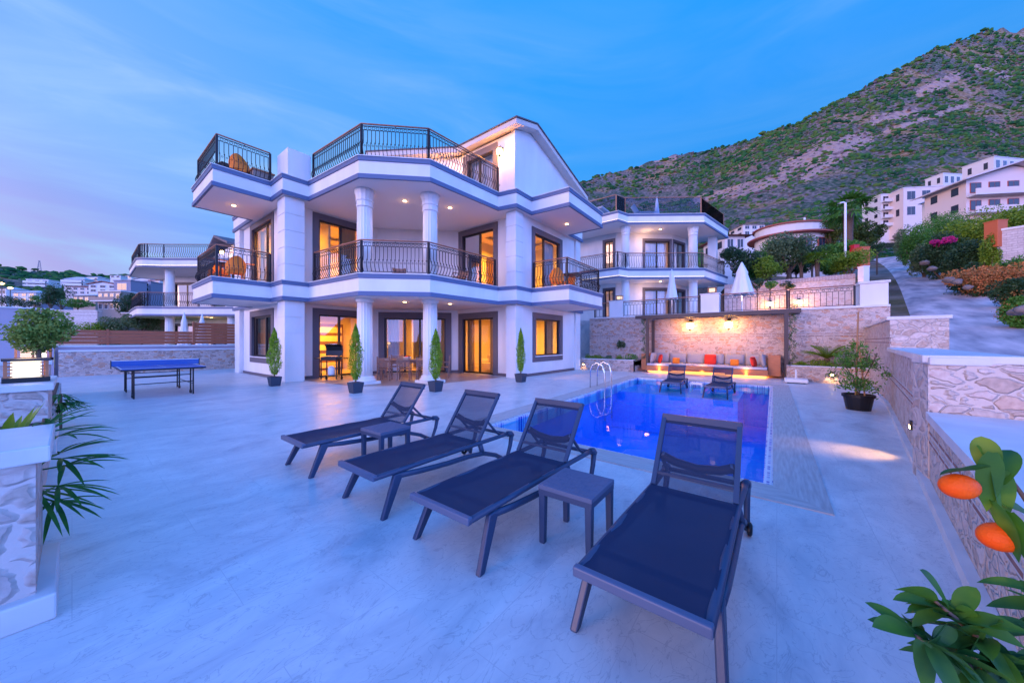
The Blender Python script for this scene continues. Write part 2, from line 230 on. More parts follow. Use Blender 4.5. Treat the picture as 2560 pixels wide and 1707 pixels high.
# ------------------------------------------------------------------ mesh builder
class MB:
    def __init__(s): s.v = []; s.f = []; s.mi = []; s.m = 0
    def add(s, vs, fs):
        o = len(s.v); s.v += [tuple(p) for p in vs]; s.f += [tuple(i + o for i in f) for f in fs]; s.mi += [s.m] * len(fs); return s
    def box(s, x0, x1, y0, y1, z0, z1):
        return s.add([(x0, y0, z0), (x1, y0, z0), (x1, y1, z0), (x0, y1, z0), (x0, y0, z1), (x1, y0, z1), (x1, y1, z1), (x0, y1, z1)],
                     [(0, 3, 2, 1), (4, 5, 6, 7), (0, 1, 5, 4), (1, 2, 6, 5), (2, 3, 7, 6), (3, 0, 4, 7)])
    def seg(s, p, q, a, b, z0, z1):
        """box along plan segment p->q; a..b = offsets to the LEFT of the direction"""
        dx, dy = q[0] - p[0], q[1] - p[1]; l = math.hypot(dx, dy); nx, ny = -dy / l, dx / l
        P = [(p[0] + nx * a, p[1] + ny * a), (q[0] + nx * a, q[1] + ny * a), (q[0] + nx * b, q[1] + ny * b), (p[0] + nx * b, p[1] + ny * b)]
        return s.prism(P, z0, z1)
    def prism(s, P, z0, z1):
        n = len(P)
        if sum(P[i][0] * P[(i + 1) % n][1] - P[(i + 1) % n][0] * P[i][1] for i in range(n)) < 0: P = P[::-1]
        return s.add([(x, y, z0) for x, y in P] + [(x, y, z1) for x, y in P], [tuple(range(n))[::-1], tuple(range(n, 2 * n))] + [(i, (i + 1) % n, n + (i + 1) % n, n + i) for i in range(n)])
    def tube(s, pts, r, n=6, rs=None, cap=True, flat=None):
        pts = [Vector(p) for p in pts]; o = []; k = len(pts); prev = None
        for i, p in enumerate(pts):
            t = (pts[min(i + 1, k - 1)] - pts[max(i - 1, 0)]).normalized()
            if prev is None: a = t.orthogonal().normalized() if abs(t.z) > .9 else t.cross(Vector((0, 0, 1))).normalized()
            else: a = (prev - t * prev.dot(t)).normalized()
            prev = a; b = t.cross(a); rr = rs[i] if rs else r
            fb = flat if flat else 1
            for j in range(n):
                w = 2 * math.pi * (j + .5) / n; o.append(p + a * (math.cos(w) * rr) + b * (math.sin(w) * rr * fb))
        f = [(i * n + j, i * n + (j + 1) % n, (i + 1) * n + (j + 1) % n, (i + 1) * n + j) for i in range(k - 1) for j in range(n)]
        if cap: f += [tuple(range(n))[::-1], tuple(range((k - 1) * n, k * n))]
        return s.add(o, f)
    def bar(s, p, q, w, h):
        """square section bar between two 3-D points"""
        p, q = Vector(p), Vector(q); t = (q - p).normalized(); a = t.cross(Vector((0, 0, 1)))
        a = Vector((1, 0, 0)) if a.length < .05 else a.normalized(); b = a.cross(t).normalized()
        vs = [c + a * (i * w / 2) + b * (j * h / 2) for c in (p, q) for i, j in ((-1, -1), (1, -1), (1, 1), (-1, 1))]
        return s.add(vs, [(0, 1, 2, 3)[::-1], (4, 5, 6, 7), (0, 1, 5, 4), (1, 2, 6, 5), (2, 3, 7, 6), (3, 0, 4, 7)])
    def lathe(s, prof, x, y, n=20, flute=0, nf=16):
        o = []
        for r, z in prof:
            for j in range(n):
                w = 2 * math.pi * j / n; rr = r * (1 - flute * (0.5 + .5 * math.cos(w * nf))) if flute else r
                o.append((x + math.cos(w) * rr, y + math.sin(w) * rr, z))
        k = len(prof)
        return s.add(o, [(i * n + j, i * n + (j + 1) % n, (i + 1) * n + (j + 1) % n, (i + 1) * n + j) for i in range(k - 1) for j in range(n)] + [tuple(range(n))[::-1], tuple(range((k - 1) * n, k * n))])
    def ring(s, c, nrm, r, t, n=12, k=4):
        c = Vector(c); nrm = Vector(nrm).normalized(); a = nrm.orthogonal().normalized(); b = nrm.cross(a); o = []
        for i in range(n):
            w = 2 * math.pi * i / n; e = a * math.cos(w) + b * math.sin(w)
            for j in range(k):
                u = 2 * math.pi * (j + .5) / k; o.append(c + e * (r + t * math.cos(u)) + nrm * (t * math.sin(u)))
        return s.add(o, [(i * k + j, i * k + (j + 1) % k, ((i + 1) % n) * k + (j + 1) % k, ((i + 1) % n) * k + j) for i in range(n) for j in range(k)])
    def strip(s, P, inn, out, z0, z1, closed=True):
        """mitred band following a plan outline given counter-clockwise: from inn inside to out outside"""
        A = offset(P, -inn, closed); B = offset(P, out, closed); n = len(P); m = n if closed else n - 1
        vs = [(x, y, z0) for x, y in A] + [(x, y, z0) for x, y in B] + [(x, y, z1) for x, y in B] + [(x, y, z1) for x, y in A]; fs = []
        for i in range(m):
            j = (i + 1) % n
            for k in range(4):
                l = (k + 1) % 4; fs.append((k * n + i, k * n + j, l * n + j, l * n + i))
        if not closed: fs += [(0, n, 2 * n, 3 * n), (n - 1, 4 * n - 1, 3 * n - 1, 2 * n - 1)]
        return s.add(vs, fs)
    def build(s, name, m, parent=None, smooth=False, bevel=0, fix=True, loc=None):
        me = bpy.data.meshes.new(name); me.from_pydata([tuple(v) for v in s.v], [], s.f)
        for mm in (m if isinstance(m, (list, tuple)) else [m]): me.materials.append(M[mm] if isinstance(mm, str) else mm)
        me.update()
        if fix:
            import bmesh
            bm = bmesh.new(); bm.from_mesh(me); bmesh.ops.recalc_face_normals(bm, faces=bm.faces); bm.to_mesh(me); bm.free()
        if isinstance(m, (list, tuple)): me.polygons.foreach_set('material_index', s.mi)
        if smooth: me.polygons.foreach_set('use_smooth', [True] * len(me.polygons))
        o = bpy.data.objects.new(name, me); C.objects.link(o)
        if parent: o.parent = parent
        if loc: o.location = loc
        if bevel:
            b = o.modifiers.new('bevel', 'BEVEL'); b.width = bevel; b.segments = 2; b.limit_method = 'ANGLE'
        return o
def offset(P, d, closed=True):
    n = len(P); out = []
    for i in range(n):
        a = P[i - 1] if (closed or i) else None; b = P[i]; c = P[(i + 1) % n] if (closed or i < n - 1) else None
        ns = []
        for p, q in ((a, b), (b, c)):
            if p is None or q is None: continue
            l = math.hypot(q[0] - p[0], q[1] - p[1]); ns.append(((q[1] - p[1]) / l, -(q[0] - p[0]) / l))
        if len(ns) == 1: ns.append(ns[0])
        mx, my = ns[0][0] + ns[1][0], ns[0][1] + ns[1][1]; k = 2 / max(mx * mx + my * my, .3)
        out.append((b[0] + mx * d * k, b[1] + my * d * k))
    return out
def thing(name, label, cat, loc=(0, 0, 0), rz=0, group=None, kind=None):
    o = bpy.data.objects.new(name, None); C.objects.link(o); o.location = loc; o.rotation_euler = (0, 0, rz); o.empty_display_size = .2
    return tag(o, label, cat, group, kind)
def tag(o, label=None, cat=None, group=None, kind=None):
    if label: o['label'] = label
    if cat: o['category'] = cat
    if group: o['group'] = group
    if kind: o['kind'] = kind
    return o
def struct(o): o['kind'] = 'structure'; return o
def dup(root, loc=None, rz=None, label=None, sc=None):
    def rec(o, par):
        c = o.copy(); C.objects.link(c)
        if par: c.parent = par
        for ch in list(o.children): rec(ch, c)
        return c
    r = rec(root, None)
    if loc is not None: r.location = loc
    if rz is not None: r.rotation_euler = (0, 0, rz)
    if sc: r.scale = (sc, sc, sc) if not isinstance(sc, tuple) else sc
    if label: r['label'] = label
    return r
def light(kind, loc, e, col=(1, .55, .16), size=.1, rot=None, spot=None, sy=None):
    l = bpy.data.lights.new('lamp_light', kind); l.energy = e; l.color = col
    if kind == 'AREA':
        l.size = size
        if sy: l.shape = 'RECTANGLE'; l.size_y = sy
    else: l.shadow_soft_size = size
    if spot: l.spot_size = R(spot); l.spot_blend = 1.0
    o = bpy.data.objects.new('lamp_light', l); C.objects.link(o); o.location = loc
    if rot: o.rotation_euler = rot
    return o
def npmesh(name, V, F, m, parent=None, smooth=False):
    me = bpy.data.meshes.new(name); V = np.asarray(V, np.float32); F = np.asarray(F, np.int32); k = F.shape[1]
    me.vertices.add(len(V)); me.vertices.foreach_set('co', V.ravel()); me.loops.add(F.size); me.loops.foreach_set('vertex_index', F.ravel())
    me.polygons.add(len(F)); me.polygons.foreach_set('loop_start', np.arange(0, F.size, k, dtype=np.int32)); 
    me.materials.append(M[m] if isinstance(m, str) else m)
    if smooth: me.polygons.foreach_set('use_smooth', np.ones(len(F), bool))
    me.update(calc_edges=True); me.validate()
    o = bpy.data.objects.new(name, me); C.objects.link(o)
    if parent: o.parent = parent
    return o
def leaves(name, m, parent, centres, size, seed=0, asp=.55, droop=0):
    """one mesh of small pointed leaf faces around the given points"""
    g = np.random.default_rng(seed); c = np.asarray(centres, float); n = len(c)
    a = g.normal(size=(n, 3)); a[:, 2] -= droop; a /= np.linalg.norm(a, axis=1)[:, None]
    b = np.cross(a, g.normal(size=(n, 3))); b /= np.linalg.norm(b, axis=1)[:, None]
    s = size * g.uniform(.6, 1.3, (n, 1)); nr = np.cross(a, b) * s * .12
    V = np.stack([c - a * s * .5, c + b * s * asp * .5 + nr, c + a * s * .5, c - b * s * asp * .5 + nr], 1).reshape(-1, 3)
    F = np.arange(4 * n).reshape(-1, 4)
    return npmesh(name, V, F, m, parent)
def crownpts(r, n, seed, clumps=14, tight=.42, flatten=1.0, z0=0):
    """points in an uneven crown of radii r made of clumps"""
    g = np.random.default_rng(seed); d = g.normal(size=(clumps, 3)); d /= np.linalg.norm(d, axis=1)[:, None]
    cc = d * g.uniform(.35, .78, (clumps, 1)); k = g.integers(0, clumps, n); rr = g.uniform(.6, 1.25, clumps)
    p = g.normal(size=(n, 3)); p /= np.linalg.norm(p, axis=1)[:, None]; p *= (g.uniform(.35, 1, (n, 1)) ** .5) * tight
    q = (cc[k] + p * rr[k][:, None]) * np.array(r); q[:, 2] += z0
    return q
# ------------------------------------------------------------------ building helpers
class Pl:
    """a wall plane: s along p->q, t outwards (right-hand side of the direction), z up"""
    def __init__(s, p, q):
        l = math.hypot(q[0] - p[0], q[1] - p[1]); s.p = p; s.q = q; s.len = l; s.d = ((q[0] - p[0]) / l, (q[1] - p[1]) / l); s.n = (s.d[1], -s.d[0])
    def P(s, a, t, z=None):
        x, y = s.p[0] + s.d[0] * a + s.n[0] * t, s.p[1] + s.d[1] * a + s.n[1] * t
        return (x, y) if z is None else (x, y, z)
    def box(s, mb, s0, s1, t0, t1, z0, z1): return mb.prism([s.P(s0, t0), s.P(s1, t0), s.P(s1, t1), s.P(s0, t1)], z0, z1)
def wall_run(mb, pl, z0, z1, th, ops=(), a=0, b=None):
    """a wall with openings (s0,s1,z0,z1): outer face at t=0, inner at -th"""
    b = pl.len if b is None else b; cur = a
    for o in sorted(ops):
        if o[0] > cur: pl.box(mb, cur, o[0], -th, 0, z0, z1)
        if o[2] > z0: pl.box(mb, o[0], o[1], -th, 0, z0, o[2])
        if o[3] < z1: pl.box(mb, o[0], o[1], -th, 0, o[3], z1)
        cur = o[1]
    if b > cur: pl.box(mb, cur, b, -th, 0, z0, z1)
def opening(par, name, pl, s0, s1, z0, z1, mull=(), door=True, bw=.24, curtain=None, gl='glass', lab=None, sill=False, fr='frame', su='surround'):
    """surround (proud of the wall), frame with sashes, panes, curtains"""
    m = MB(); pr = .035
    pl.box(m, s0, s0 + bw, -.12, pr, z0, z1); pl.box(m, s1 - bw, s1, -.12, pr, z0, z1); pl.box(m, s0 + bw, s1 - bw, -.12, pr, z1 - bw, z1)
    if not door: pl.box(m, s0 + bw, s1 - bw, -.12, pr, z0, z0 + bw)
    w = m.build(name, su, par)
    if lab: w['label'] = lab
    if sill:
        k = MB(); pl.box(k, s0 + bw * .6, s1 - bw * .6, pr + .002, pr + .07, z0 + bw - .03, z0 + bw + .015); k.build('sill', 'marble', w)
    a, b, c, d = s0 + bw + .002, s1 - bw - .002, z0 + (0.03 if door else bw + .002), z1 - bw - .002; f = .07; m = MB()
    pl.box(m, a, a + f, -.13, -.06, c, d); pl.box(m, b - f, b, -.13, -.06, c, d); pl.box(m, a + f, b - f, -.13, -.06, d - f, d); pl.box(m, a + f, b - f, -.13, -.06, c, c + f)
    for x in mull: pl.box(m, x - .045, x + .045, -.135, -.055, c + f, d - f)
    m.build('frame', fr, w)
    xs = [a + f] + list(mull) + [b - f]
    for i in range(len(xs) - 1):
        m = MB(); m.add([pl.P(xs[i] + .02, -.09, c + .03), pl.P(xs[i + 1] - .02, -.09, c + .03), pl.P(xs[i + 1] - .02, -.09, d - .03), pl.P(xs[i] + .02, -.09, d - .03)], [(0, 1, 2, 3)]); m.build('pane', gl, w)
    for cu in (curtain or ()):
        u0, u1, mt = cu; m = MB(); n = max(10, int((u1 - u0) / .045)); pts = []
        for i in range(n + 1): pts.append((u0 + (u1 - u0) * i / n, -.34 + .05 * math.sin(i * 1.9) + .02 * math.sin(i * .7)))
        vs = [pl.P(p, q, c) for p, q in pts] + [pl.P(p, q, d) for p, q in pts]
        m.add(vs, [(i, i + 1, n + 2 + i, n + 1 + i) for i in range(n)]); m.build('curtain', mt, w, smooth=True)
    return w
def railing(par, P, z, h=1.12, gap=.125, ends=(1, 1), name='railing', lod=2, lab=None, belly=.105, extra=()):
    """wrought-iron balustrade along an open plan line; outside is on the right"""
    g = MB(); g.tube([(x, y, z + h) for x, y in P], .035, 8, flat=.75); root = g.build(name, 'hand', par, smooth=True)
    if lab: root['label'] = lab
    for i, p in enumerate(P):
        if (i == 0 and not ends[0]) or (i == len(P) - 1 and not ends[1]): continue
        m = MB(); m.box(p[0] - .032, p[0] + .032, p[1] - .032, p[1] + .032, z, z + h - .02); m.build('post', 'iron', root)
    for i in range(len(P) - 1):
        pl = Pl(P[i], P[i + 1]); m = MB(); L = pl.len
        for zz, w in ((h - .075, .022), (h - .2, .016), (.085, .022)): m.bar(pl.P(.03, 0, z + zz), pl.P(L - .03, 0, z + zz), w, w)
        n = max(2, int(L / gap)); r = .0125
        for k in range(n):
            s = L * (k + .5) / n
            if lod >= 1:
                prof = [(.09, 0), (.15, .35), (.22, .8), (.30, 1), (.40, .8), (.52, .2), (.60, 0), (h - .2, 0)] if lod > 1 else [(.09, 0), (.28, 1), (.55, 0), (h - .2, 0)]
                m.tube([pl.P(s, belly * b, z + a) for a, b in prof], r, 4, cap=False)
            else: m.bar(pl.P(s, 0, z + .09), pl.P(s, 0, z + h - .2), .016, .016)
            m.ring(pl.P(s + L / n * .5 if k < n - 1 else s - L / n * .5, 0, z + h - .1375), (pl.n[0], pl.n[1], 0), .048, .008, 8 if lod > 1 else 6, 3)
            if lod > 1:   # forged collar and small scroll in the belly
                m.ring(pl.P(s + L / n * .5, belly * .85, z + .36), (pl.n[0], pl.n[1], 0), .028, .007, 6, 3)
                m.box(*[v for c in zip([q - .016 for q in pl.P(s, belly * .55, z + .46)], [q + .016 for q in pl.P(s, belly * .55, z + .46)]) for v in c])
        m.build('baluster_panel', 'iron', root, fix=False)
        for s in [L * (j + 1) / (int(L / 1.3) + 1) for j in range(int(L / 1.3))]:
            q = MB(); q.box(*[v for c in zip([c0 - .01 for c0 in pl.P(s, 0, z + h - .045)], [c0 + .01 for c0 in pl.P(s, 0, z + h - .045)]) for v in c]); q.build('bracket', 'iron', root)
    return root
def slab(par, P, z0, z1, led=None):
    m = MB(); m.prism(P, z0 + .004, z1); s = m.build('floor_slab', 'ceil', par)
    m = MB(); m.strip(P, 0.01, .022, z0 + .13, z1 - .13); m.build('fascia', 'wall', s)
    m = MB(); m.strip(P, 0.012, .06, z0 - .012, z0 + .13); m.build('trim_band', 'band', s)
    m = MB(); m.strip(P, 0.012, .06, z1 - .13, z1 + .004); m.build('trim_band', 'band', s)
    m = MB(); m.strip(P, .22, .085, z1 + .005, z1 + .03); m.build('coping', 'marble', s)
    if led:
        m = MB(); m.strip(led, -.024, .036, z0 + .135, z0 + .15, False); m.build('light_strip', 'ledy', s)
    return s
def column(par, x, y, z0, z1, r=.265, cap=False):
    b = z0
    c = tag(MB().box(x - r * 1.45, x + r * 1.45, y - r * 1.45, y + r * 1.45, b, b + .09).build('column', 'wall', par))
    m = MB(); m.lathe([(r * 1.38, b + .09), (r * 1.42, b + .13), (r * 1.3, b + .17), (r * 1.18, b + .19), (r * 1.25, b + .23), (r * 1.08, b + .27), (r * 1.02, b + .28)], x, y, 28); m.build('base', 'wall', c, smooth=True); m = MB()
    t = z1
    if cap: m.lathe([(r * .98, t - .62), (r * 1.1, t - .60), (r * 1.1, t - .56), (r * 1.0, t - .54), (r * 1.02, t - .42), (r * 1.16, t - .40), (r * 1.16, t - .36), (r * 1.06, t - .34), (r * 1.16, t - .18), (r * 1.3, t - .10), (r * 1.3, t)], x, y, 28, .05, 14)
    else: m.lathe([(r * 1.0, t - .12), (r * 1.12, t - .10), (r * 1.16, t)], x, y, 28)
    m.build('capital', 'wall', c)
    m = MB(); m.lathe([(r, b + .28), (r * .99, (b + t) / 2), (r * .95, t - (.62 if cap else .12))], x, y, 80, .085, 16); m.build('fluted_shaft', 'wall', c, smooth=True)
    return c
def pilaster(par, x0, x1, y0, y1, z0, z1):
    m = MB(); n = max(1, round((z1 - z0) / .57)); h = (z1 - z0) / n; g = .022
    m.box(x0 + g, x1 - g, y0 + g, y1 - g, z0, z1)
    for i in range(n): m.box(x0, x1, y0, y1, z0 + i * h + .011, z0 + (i + 1) * h - .011)
    return m.build('quoin_pilaster', 'wall', par)
def downlight(par, x, y, z, e=9, r=.07):
    m = MB(); m.lathe([(r * 1.5, z - .012), (r * 1.5, z), ], x, y, 14); d = m.build('ceiling_light', 'chrome', par)
    m = MB(); m.lathe([(r, z - .018), (r, z - .0125)], x, y, 14); m.build('bulb', 'down', d)
    if e: light('SPOT', (x, y, z - .05), e * 5, (1, .58, .25), .04, (0, 0, 0), 150); light('POINT', (x, y, z - .09), e * .14, (1, .5, .15), .04)
def lantern_wall(x, y, z, n, label, e=14, s=1.0, group=None):
    t = thing('wall_lantern', label, 'wall lamp', (x, y, z), math.atan2(n[1], n[0]), group)
    m = MB(); m.box(0, .03, -.05 * s, .05 * s, -.02, .2 * s); m.tube([(.02, 0, .15 * s), (.1 * s, 0, .22 * s), (.16 * s, 0, .17 * s)], .012, 6); m.build('bracket', 'black', t)
    m = MB(); m.lathe([(.075 * s, -.13 * s), (.11 * s, -.03 * s), (.1 * s, .06 * s), (.05 * s, .1 * s)], .16 * s, 0, 12); m.build('lamp_glass', 'lamp', t, smooth=True)
    m = MB(); m.lathe([(.12 * s, .085 * s), (.05 * s, .15 * s), (.012, .18 * s)], .16 * s, 0, 12); m.build('cap', 'black', t); m = MB(); m.lathe([(.02 * s, -.19 * s), (.05 * s, -.14 * s), (.07 * s, -.131 * s)], .16 * s, 0, 8); m.build('finial', 'black', t)
    if e: light('POINT', (x + n[0] * .42, y + n[1] * .42, z - .05), e * 1.6, (1, .38, .04), .1)
    return t
# ------------------------------------------------------------------ the villa
def villa():
    v = thing('villa', 'large white villa with slate blue bands, fluted columns and iron balconies beside the pool', 'villa')
    Z1, Z2 = 3.69, 7.5; c1, c2 = 3.0, 6.81
    H = [(5.02, 20.7), (5.02, 14.85), (8.8, 14.85), (11.45, 12.2), (11.45, 8.4), (16.5, 8.4), (16.5, 20.7)]
    pls = [Pl(H[i], H[(i + 1) % 7]) for i in range(7)]
    g = {0: [(1.63, 4.59, .57, 2.86)], 1: [(.95, 3.25, 0.0, 2.86)], 2: [(.06, 3.44, 0.0, 2.88)], 3: [(.07, 2.54, 0.0, 2.83)], 4: [(.83, 3.44, .60, 2.77)]}
    f = {0: [(1.66, 4.6, Z1, 6.76)], 1: [(.95, 3.25, Z1, 6.75)], 3: [(.07, 2.54, Z1, 6.76)], 4: [(.77, 3.42, Z1, 6.5)]}
    m = MB()
    for i, pl in enumerate(pls):
        a = .2 if i in (1, 4) else 0
        def cut(o): return [(s0 + .05, s1 - .05, z0 + (.05 if z0 in (.57, .60) else 0), z1 - .05) for s0, s1, z0, z1 in o]
        wall_run(m, pl, 0, 3.004, .2, cut(g.get(i, [])), a); wall_run(m, pl, Z1, c2 + .004, .2, cut(f.get(i, [])), a)
    m.build('wall', 'wall', v)
    m = MB()   # plinth skirting
    for i, pl in enumerate(pls[:5]):
        m = MB(); cur = .01
        for o in [q for q in g.get(i, []) if q[2] == 0] + [(pl.len - .01, 99, 0, 0)]:
            if min(o[0], pl.len) - cur > .05: pl.box(m, cur, min(o[0], pl.len) , 0.001, .022, 0, .12)
            cur = o[1]
            if m.v: m.build('skirting', 'surround', v); m = MB()
    # slabs
    SL = [(2.95, 18.15), (2.95, 15.15), (4.65, 15.15), (4.65, 14.02), (5.5, 13.98), (5.72, 10.72), (7.3, 9.12), (10.62, 8.95), (10.78, 8.15), (11.85, 8.15), (11.95, 6.45), (15.2, 6.5), (15.2, 8.25), (16.72, 8.25), (16.72, 20.92), (4.85, 20.92), (4.85, 18.15)]
    slab(v, SL, c1, Z1); slab(v, SL, c2, Z2)
    pilaster(v, 4.74, 5.4, 14.13, 14.85, 0, 3.0); pilaster(v, 4.74, 5.4, 14.13, 14.85, Z1 + .03, c2)
    pilaster(v, 10.95, 11.45, 8.3, 8.8, 0, 3.0); pilaster(v, 10.95, 11.45, 8.3, 8.8, Z1 + .03, c2)
    pilaster(v, 4.86, 5.02, 20.1, 20.85, 0, 3.0); pilaster(v, 4.86, 5.02, 20.1, 20.85, Z1 + .03, c2)
    pilaster(v, 16.15, 16.66, 8.3, 8.4, 0, 3.0); pilaster(v, 16.15, 16.66, 8.3, 8.4, Z1 + .03, c2)
    column(v, 6.34, 11.5, 0.012, 3.0); column(v, 8.0, 9.98, 0.012, 3.0); column(v, 6.34, 11.5, Z1, c2, .265, True); column(v, 8.0, 9.98, Z1, c2, .265, True)
    # openings, ground floor
    P0, P1, P2, P3, P4 = pls[:5]
    opening(v, 'window', P0, 1.63, 4.59, .57, 2.86, (2.1, 3.45,), False, .26, [(1.9, 2.5, 'curtain')], sill=True)
    opening(v, 'door', P1, .95, 3.25, 0, 2.86, (2.05,), True, .24)
    opening(v, 'door', P2, .06, 3.44, 0, 2.88, (1.25, 1.95), True, .27, [(.4, .95, 'sheer'), (2.6, 3.15, 'curtain')])
    opening(v, 'door', P3, .07, 2.54, 0, 2.83, (1.38,), True, .26, [(.34, .8, 'curtain'), (1.8, 2.2, 'curtain')])
    opening(v, 'window', P4, .83, 3.44, .60, 2.77, (2.05,), False, .25, [(2.5, 3.1, 'curtain')], sill=True)
    # first floor
    opening(v, 'balcony_door', P0, 1.66, 4.6, Z1 + .03, 6.76, (3.55,), True, .24, [(1.95, 2.5, 'sheer'), (3.9, 4.3, 'curtain')])
    opening(v, 'balcony_door', P1, .95, 3.25, Z1 + .03, 6.75, (2.1,), True, .24, [(2.2, 2.95, 'curtain')])
    opening(v, 'balcony_door', P3, .07, 2.54, Z1 + .03, 6.76, (1.4,), True, .25, [(.4, 1.1, 'curtain')])
    opening(v, 'balcony_door', P4, .77, 3.42, Z1 + .03, 6.5, (1.85,), True, .24, [(2.3, 3.1, 'sheer')])
    # balustrades
    railing(v, [(4.62, 15.23), (3.06, 15.26), (3.06, 18.05), (4.9, 18.05)][::-1], Z1 + .03)
    railing(v, [(4.62, 15.23), (3.06, 15.26), (3.06, 18.05), (4.9, 18.05)][::-1], Z2 + .03)
    ctr = [(5.6, 13.75), (5.83, 10.78), (7.35, 9.25), (10.55, 9.06)]
    railing(v, ctr, Z1 + .03); railing(v, [(5.66, 14.0)] + ctr[1:3] + [(10.72, 9.05)], Z2 + .03)
    railing(v, [(11.97, 8.12), (12.05, 6.58), (15.1, 6.6), (15.1, 8.3)], Z1 + .03)
    # parapet block
    m = MB(); m.box(4.82, 5.6, 14.08, 15.1, Z2, 8.58); m.build('parapet', 'wall', v)
    # attic storey
    A = [(11.5, 20.4), (8.75, 15.0), (10.95, 11.55), (10.95, 8.35), (16.45, 8.35), (16.45, 20.4)]
    ap = [Pl(A[i], A[(i + 1) % 6]) for i in range(6)]
    m = MB(); wall_run(m, ap[0], Z2, 9.98, .2); wall_run(m, ap[1], Z2, 9.98, .2, [(1.1, 2.2, Z2, 9.45)]); wall_run(m, ap[2], Z2, 9.98, .2, [(.3, 2.25, Z2, 9.8)])
    wall_run(m, ap[4], Z2, 9.1, .2)
    m.add([(x, y, z) for y in (8.345, 8.55) for x, z in ((10.96, Z2), (16.44, Z2), (16.44, 9.16), (12.0, 10.42), (10.96, 10.04))], [(4, 3, 2, 1, 0), (5, 6, 7, 8, 9)] + [(i, (i + 1) % 5, 5 + (i + 1) % 5, 5 + i) for i in range(5)])
    m.build('attic_wall', 'wall', v)
    opening(v, 'terrace_door', ap[1], 1.05, 2.25, Z2 + .03, 9.5, (), True, .2)
    opening(v, 'terrace_door', ap[2], .25, 2.3, Z2 + .03, 9.86, (1.2,), True, .26, [(.5, 1.9, 'sheer')])
    E = [(11.4, 20.8), (8.2, 14.85), (10.5, 11.3), (10.5, 7.92)]; e = 10.16
    V = [(x, y, e) for x, y in E] + [(12, 7.92, 10.62), (12, 20.8, 10.62), (16.95, 7.92, 9.22), (16.95, 20.8, 9.22)]
    F = [(0, 1, 5), (1, 2, 5), (2, 4, 5), (2, 3, 4), (4, 6, 7, 5)]
    m = MB(); m.add([(x, y, z + .05) for x, y, z in V], F); m.add([(x, y, z + .004) for x, y, z in V], F)
    ed = [0, 1, 2, 3, 4, 6, 7, 5]
    o = len(m.v) - 16
    m.f += [(o + a, o + b, o + 8 + b, o + 8 + a) for a, b in zip(ed, ed[1:] + ed[:1])]; m.mi += [0] * 8
    rf = m.build('roof', 'roof', v, fix=True)
    m = MB(); W_ = [(x + (.05 if x < 16 else -.05), y + (.05 if y < 10 else 0), z) for x, y, z in V]
    m.add(W_, F); m.add([(x, y, z - .2) for x, y, z in W_], F); m.f += [(a, b, 8 + b, 8 + a) for a, b in zip(ed, ed[1:] + ed[:1])]; m.mi += [0] * 8
    m.build('eave', 'eave', rf)
    # porch floor
    # rooms inside: floor sheets, a partition and a ceiling cove per storey
    m = MB()
    for z in (0.016, Z1 + .012): m.add([(x, y, z) for x, y in [(5.2, 20.5), (5.2, 15.05), (8.9, 15.05), (11.65, 12.3), (11.65, 8.6), (16.3, 8.6), (16.3, 20.5)]], [tuple(range(7))])
    m.build('interior_floor', 'rfloor', v)
    m = MB()
    for z0, z1 in ((.02, 3.0), (Z1 + .02, 6.8)):
        m.box(5.22, 9.6, 18.9, 19.0, z0, z1); m.box(9.6, 9.7, 16.2, 20.48, z0, z1); m.box(11.66, 16.28, 12.4, 12.5, z0, z1) if z0 > 3 else m.box(13.2, 16.28, 13.6, 13.7, z0, z1)
        m.box(11.7, 11.8, 16.2, 20.48, z0, z1)
        if z0 < 3: m.box(5.72, 5.8, 15.06, 18.88, z0, z1)  # wall added close behind the left window, to keep room light out of it
        m.box(6.75, 6.83, 15.6 if z0 < 3 else 15.2, 18.88, z0, z1) if z0 > 3 else None
    m.build('interior_partition', 'cream', v)
    m = MB()
    for z in (2.85, 6.62):   # dropped ceiling coves
        for x0, x1, y0, y1 in ((5.6, 9.2, 15.7, 18.5), (12.0, 16.0, 9.0, 12.0)):
            m.strip([(x0, y0), (x1, y0), (x1, y1), (x0, y1)], .55, 0, z, z + .08)
    m.build('ceiling_cove', 'cream', v)
    for x, y in ((7.71, 11.11), (9.2, 10.25)):
        downlight(v, x, y, c1, 8); downlight(v, x, y, c2, 10)
    downlight(v, 3.87, 16.75, c2, 8); downlight(v, 13.71, 7.5, c2, 8)
    return v
main = villa()
struct(MB().box(4.7, 30, 38.4, 62, -1.9, .49).build('ground_lot', 'pave'))
